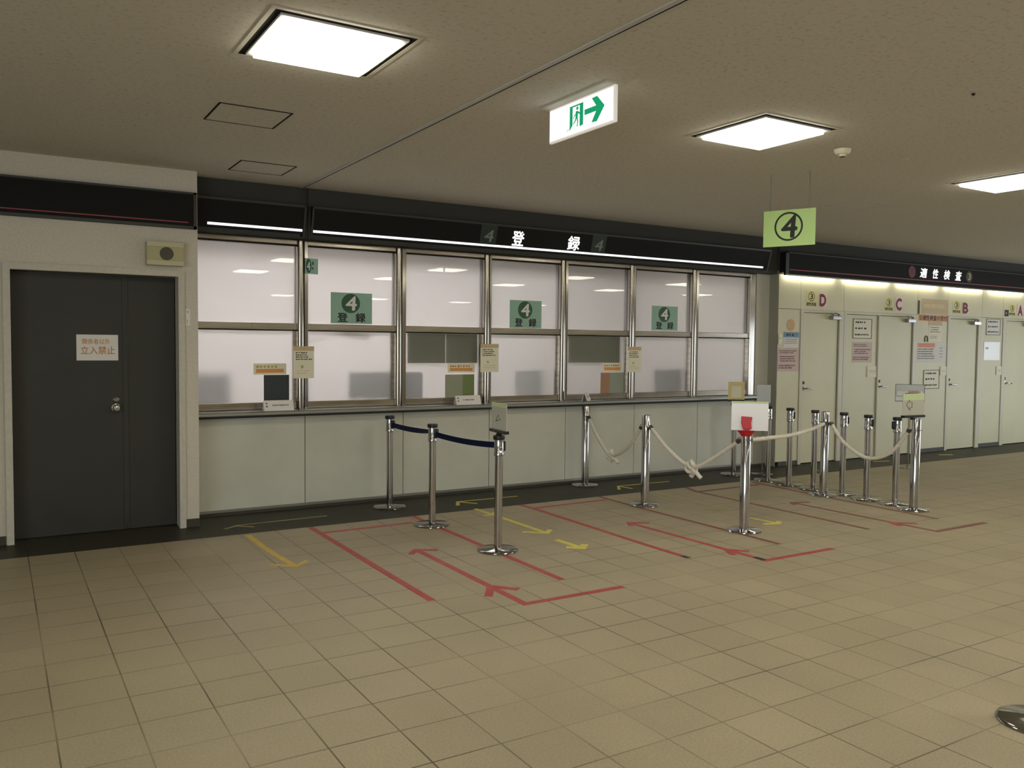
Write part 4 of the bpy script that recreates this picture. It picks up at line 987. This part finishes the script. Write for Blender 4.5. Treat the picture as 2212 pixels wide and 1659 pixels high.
        for kind, m, arg in items:
            bm = bmesh.new()
            if kind == 'rect':
                for q in arg[1:]:
                    bk = bmesh.new(); bm_box(bk, q[0]*w, q[2]*w, q[1]*hh, q[3]*hh, 0.004, 0.006); obj('printed_block', bk, m, s)
                q = arg[0]; bm_box(bm, q[0]*w, q[2]*w, q[1]*hh, q[3]*hh, 0.004, 0.006)
                nm = 'printed_block'
            elif kind == 'frame':
                b = arg
                for q in ((0, 0, w, b), (0, hh-b, w, hh), (0, 0, b, hh), (w-b, 0, w, hh)): bm_box(bm, q[0], q[2], q[1], q[3], 0.004, 0.008)
                nm = 'sign_border'
            else: bm_lines(bm, arg[0]*w, arg[1]*hh, arg[2]*w, arg[3]*hh, 0.0066, *arg[4:]); nm = 'print_lines'
            obj(nm, bm, m, s)
    slim(8.268, 7.46, 0.94, 0.165, 0.23, (-0.70, -0.72, 0), M_ALU, 'slim stand with a plain grey panel beside the counter end', [])
    slim(10.498, 6.94, 0.93, 0.36, 0.235, (-0.8, -0.6, 0), M_ACRYL, 'slim stand with a see-through panel and red line before door C', [('frame', M_INKG, 0.006), ('rect', M_PAPERG, [(0.06, 0.36, 0.44, 0.58), (0.86, 0.42, 0.95, 0.60), (0.0, 0.06, 0.30, 0.26)]), ('rect', M_INKR, [(0.34, 0.44, 0.84, 0.50)]), ('rect', M_PINK, [(0.44, 0.36, 0.80, 0.43), (0.44, 0.51, 0.8, 0.64)])])
stanchions()

# ------------------------------------------------------------------ tape on the floor
def ribbon(bm, pts, w, z=0.0009):
    P = [Vector((p[0], p[1], 0)) for p in pts]
    L, Rr = [], []
    for i, p in enumerate(P):
        a = (P[i]-P[i-1]).normalized() if i else None
        b = (P[i+1]-P[i]).normalized() if i < len(P)-1 else None
        if a is None: t = b
        elif b is None: t = a
        else: t = (a+b).normalized()
        n = Vector((-t.y, t.x, 0)); k = 1.0
        if a is not None and b is not None: k = min(1.0/max(n.dot(Vector((-a.y, a.x, 0))), 0.5), 1.6)
        L.append(p+n*w/2*k); Rr.append(p-n*w/2*k)
    up = Vector((0, 0, z)); dn = Vector((0, 0, 0.0002))
    tl = [bm.verts.new(v+up) for v in L]; tr = [bm.verts.new(v+up) for v in Rr]
    bl = [bm.verts.new(v+dn) for v in L]; br = [bm.verts.new(v+dn) for v in Rr]
    for i in range(len(P)-1):
        bm.faces.new((tl[i], tr[i], tr[i+1], tl[i+1])); bm.faces.new((bl[i+1], br[i+1], br[i], bl[i]))
        bm.faces.new((tl[i+1], bl[i+1], bl[i], tl[i])); bm.faces.new((tr[i], br[i], br[i+1], tr[i+1]))
    bm.faces.new((tl[0], bl[0], br[0], tr[0])); bm.faces.new((tr[-1], br[-1], bl[-1], tl[-1]))

def tape(name, m, main, label, cat, subs=(), w=0.052, group=None):
    bm = bmesh.new(); ribbon(bm, main, w)
    o = tag(obj(name, bm, m), label, cat, group)
    for k, (nm, pts, mm, ww) in enumerate(subs):
        bm = bmesh.new(); ribbon(bm, pts, ww, 0.0013+0.0003*k); obj(nm, bm, mm or m, o)

def tapes():
    g1, g2, g3 = 'red lane lines', 'red lane arrows', 'yellow floor arrows'
    A = 'arrowhead'
    R, Wn = M_TRED, M_TREDW
    tape('tape_line', R, [(2.32, 7.15), (2.31, 4.72)], 'red tape line with a branch, left side of the lane at the navy belt', 'floor tape', [('branch', [(2.33, 6.88), (3.18, 6.90)], None, 0.05)], group=g1)
    tape('tape_line', R, [(3.30, 7.16), (3.29, 4.71)], 'red tape line running under the navy belt stanchions', 'floor tape', group=g1)
    tape('tape_arrow', R, [(2.78, 5.97), (2.78, 4.375), (3.55, 4.37)], 'bent red tape arrow nearest the viewer, left of the front belt stanchion', 'floor tape',
         [(A, [(2.68, 5.85), (2.78, 5.96), (2.92, 5.87)], None, 0.05), (A, [(2.66, 4.62), (2.785, 4.81), (2.91, 4.66)], None, 0.055)], group=g2)
    tape('tape_line', R, [(4.47, 7.14), (4.495, 6.94), (4.465, 5.3), (4.47, 4.73)], 'red tape line with a branch, left side of the knotted rope lane', 'floor tape',
         [('branch', [(4.50, 6.94), (5.405, 6.97)], None, 0.05), ('black_end', [(4.47, 4.80), (4.47, 4.73)], M_TBLK, 0.05)], group=g1)
    tape('tape_line', Wn, [(5.46, 7.16), (5.435, 6.35), (5.44, 5.28), (5.44, 4.70)], 'dark red tape line running under the knotted rope posts', 'floor tape', group=g1)
    tape('tape_arrow', R, [(4.89, 5.96), (4.93, 4.39), (5.70, 4.39)], 'bent red tape arrow left of the thick post with the red clip', 'floor tape',
         [(A, [(4.82, 5.84), (4.89, 5.95), (5.04, 5.85)], None, 0.05), (A, [(4.84, 4.63), (4.92, 4.79), (5.03, 4.65)], None, 0.055), ('black_end', [(4.93, 4.50), (4.93, 4.40)], M_TBLK, 0.05)], group=g2)
    tape('tape_line', Wn, [(6.69, 7.15), (6.61, 6.89), (6.60, 5.63), (6.59, 4.71)], 'worn red tape line with a branch behind the thick post with the red clip', 'floor tape', [('branch', [(6.60, 6.875), (7.59, 6.895)], None, 0.05)], group=g1)
    tape('tape_line', Wn, [(7.66, 7.05), (7.60, 5.79), (7.58, 4.68)], 'worn red tape line along the long row of stanchions', 'floor tape', group=g1)
    tape('tape_arrow', Wn, [(7.02, 5.92), (7.05, 4.36), (7.81, 4.36)], 'worn bent red tape arrow before the deeply sagging rope', 'floor tape',
         [(A, [(6.95, 5.83), (7.015, 5.92), (7.20, 5.85)], None, 0.05), (A, [(6.97, 4.66), (7.03, 4.79), (7.20, 4.65)], M_TRED, 0.055)], group=g2)
    Y, Yw = M_TYEL, M_TYELW
    tape('tape_arrow', Yw, [(2.61, 7.55), (1.77, 7.52)], 'worn yellow tape arrow on the dark border below the leftmost window', 'floor tape', [(A, [(1.90, 7.39), (1.77, 7.50), (1.66, 7.42)], None, 0.035)], 0.03, g3)
    tape('tape_arrow', M_TYEL2, [(1.775, 7.10), (1.775, 6.62), (1.79, 6.3), (1.82, 5.93)], 'bowed amber tape arrow on the beige tiles near the dark door', 'floor tape', [(A, [(1.67, 6.07), (1.82, 5.93), (1.94, 6.05)], None, 0.04)], 0.05, g3)
    tape('tape_arrow', Y, [(4.71, 7.585), (4.0, 7.60)], 'yellow tape arrow on the dark border below the third window', 'floor tape', [(A, [(4.13, 7.42), (4.0, 7.59), (3.91, 7.42)], None, 0.04)], 0.03, g3)
    tape('tape_arrow', Y, [(3.98, 7.19), (3.985, 6.86)], 'short yellow tape arrow just behind the front belt stanchion pole', 'floor tape', [(A, [(3.89, 6.87), (3.985, 6.85), (4.05, 6.95)], None, 0.04)], 0.045, g3)
    tape('tape_arrow', Y, [(3.99, 6.77), (4.0, 5.96)], 'long yellow tape arrow right of the front belt stanchion', 'floor tape', [(A, [(3.84, 6.10), (4.0, 5.96), (4.10, 6.06)], None, 0.045)], 0.05, g3)
    tape('tape_arrow', Y, [(3.93, 5.72), (3.95, 5.38)], 'short yellow tape arrow nearest the viewer, before the long yellow one', 'floor tape', [(A, [(3.85, 5.46), (3.95, 5.38), (4.04, 5.47)], None, 0.06)], 0.055, g3)
    tape('tape_arrow', Y, [(6.81, 7.57), (6.06, 7.59)], 'yellow tape arrow on the dark border behind the second thick post', 'floor tape', [(A, [(6.10, 7.38), (6.06, 7.58), (5.93, 7.40)], None, 0.04)], 0.03, g3)
    tape('tape_arrow', Yw, [(6.10, 7.06), (6.10, 5.97)], 'worn thin yellow tape arrow behind the hanging knot', 'floor tape', [(A, [(5.94, 6.07), (6.10, 5.97), (6.18, 6.03)], None, 0.04)], 0.03, g3)
    tape('tape_arrow', Y, [(6.04, 5.59), (6.07, 5.27)], 'short yellow tape arrow right of the thick post with the red clip', 'floor tape', [(A, [(5.93, 5.32), (6.07, 5.27), (6.16, 5.34)], None, 0.05)], 0.045, g3)
    tape('tape_strip', Y, [(10.62, 7.55), (10.88, 7.47)], 'short yellow tape strip on the border before door C', 'floor tape', w=0.05, group=g3)
    tape('tape_strip', Y, [(12.20, 7.55), (12.42, 7.47)], 'short yellow tape strip on the border before the panel left of door B', 'floor tape', w=0.06, group=g3)
    tape('tape_strip', Yw, [(9.15, 7.28), (9.20, 7.40)], 'tiny pale tape strip on the border before door D', 'floor tape', w=0.04, group=g3)
    tape('tape_strip', Yw, [(8.24, 6.88), (8.16, 6.76), (8.02, 6.62)], 'bent worn yellow tape strip between stanchions of the long row', 'floor tape', w=0.04, group=g3)
tapes()
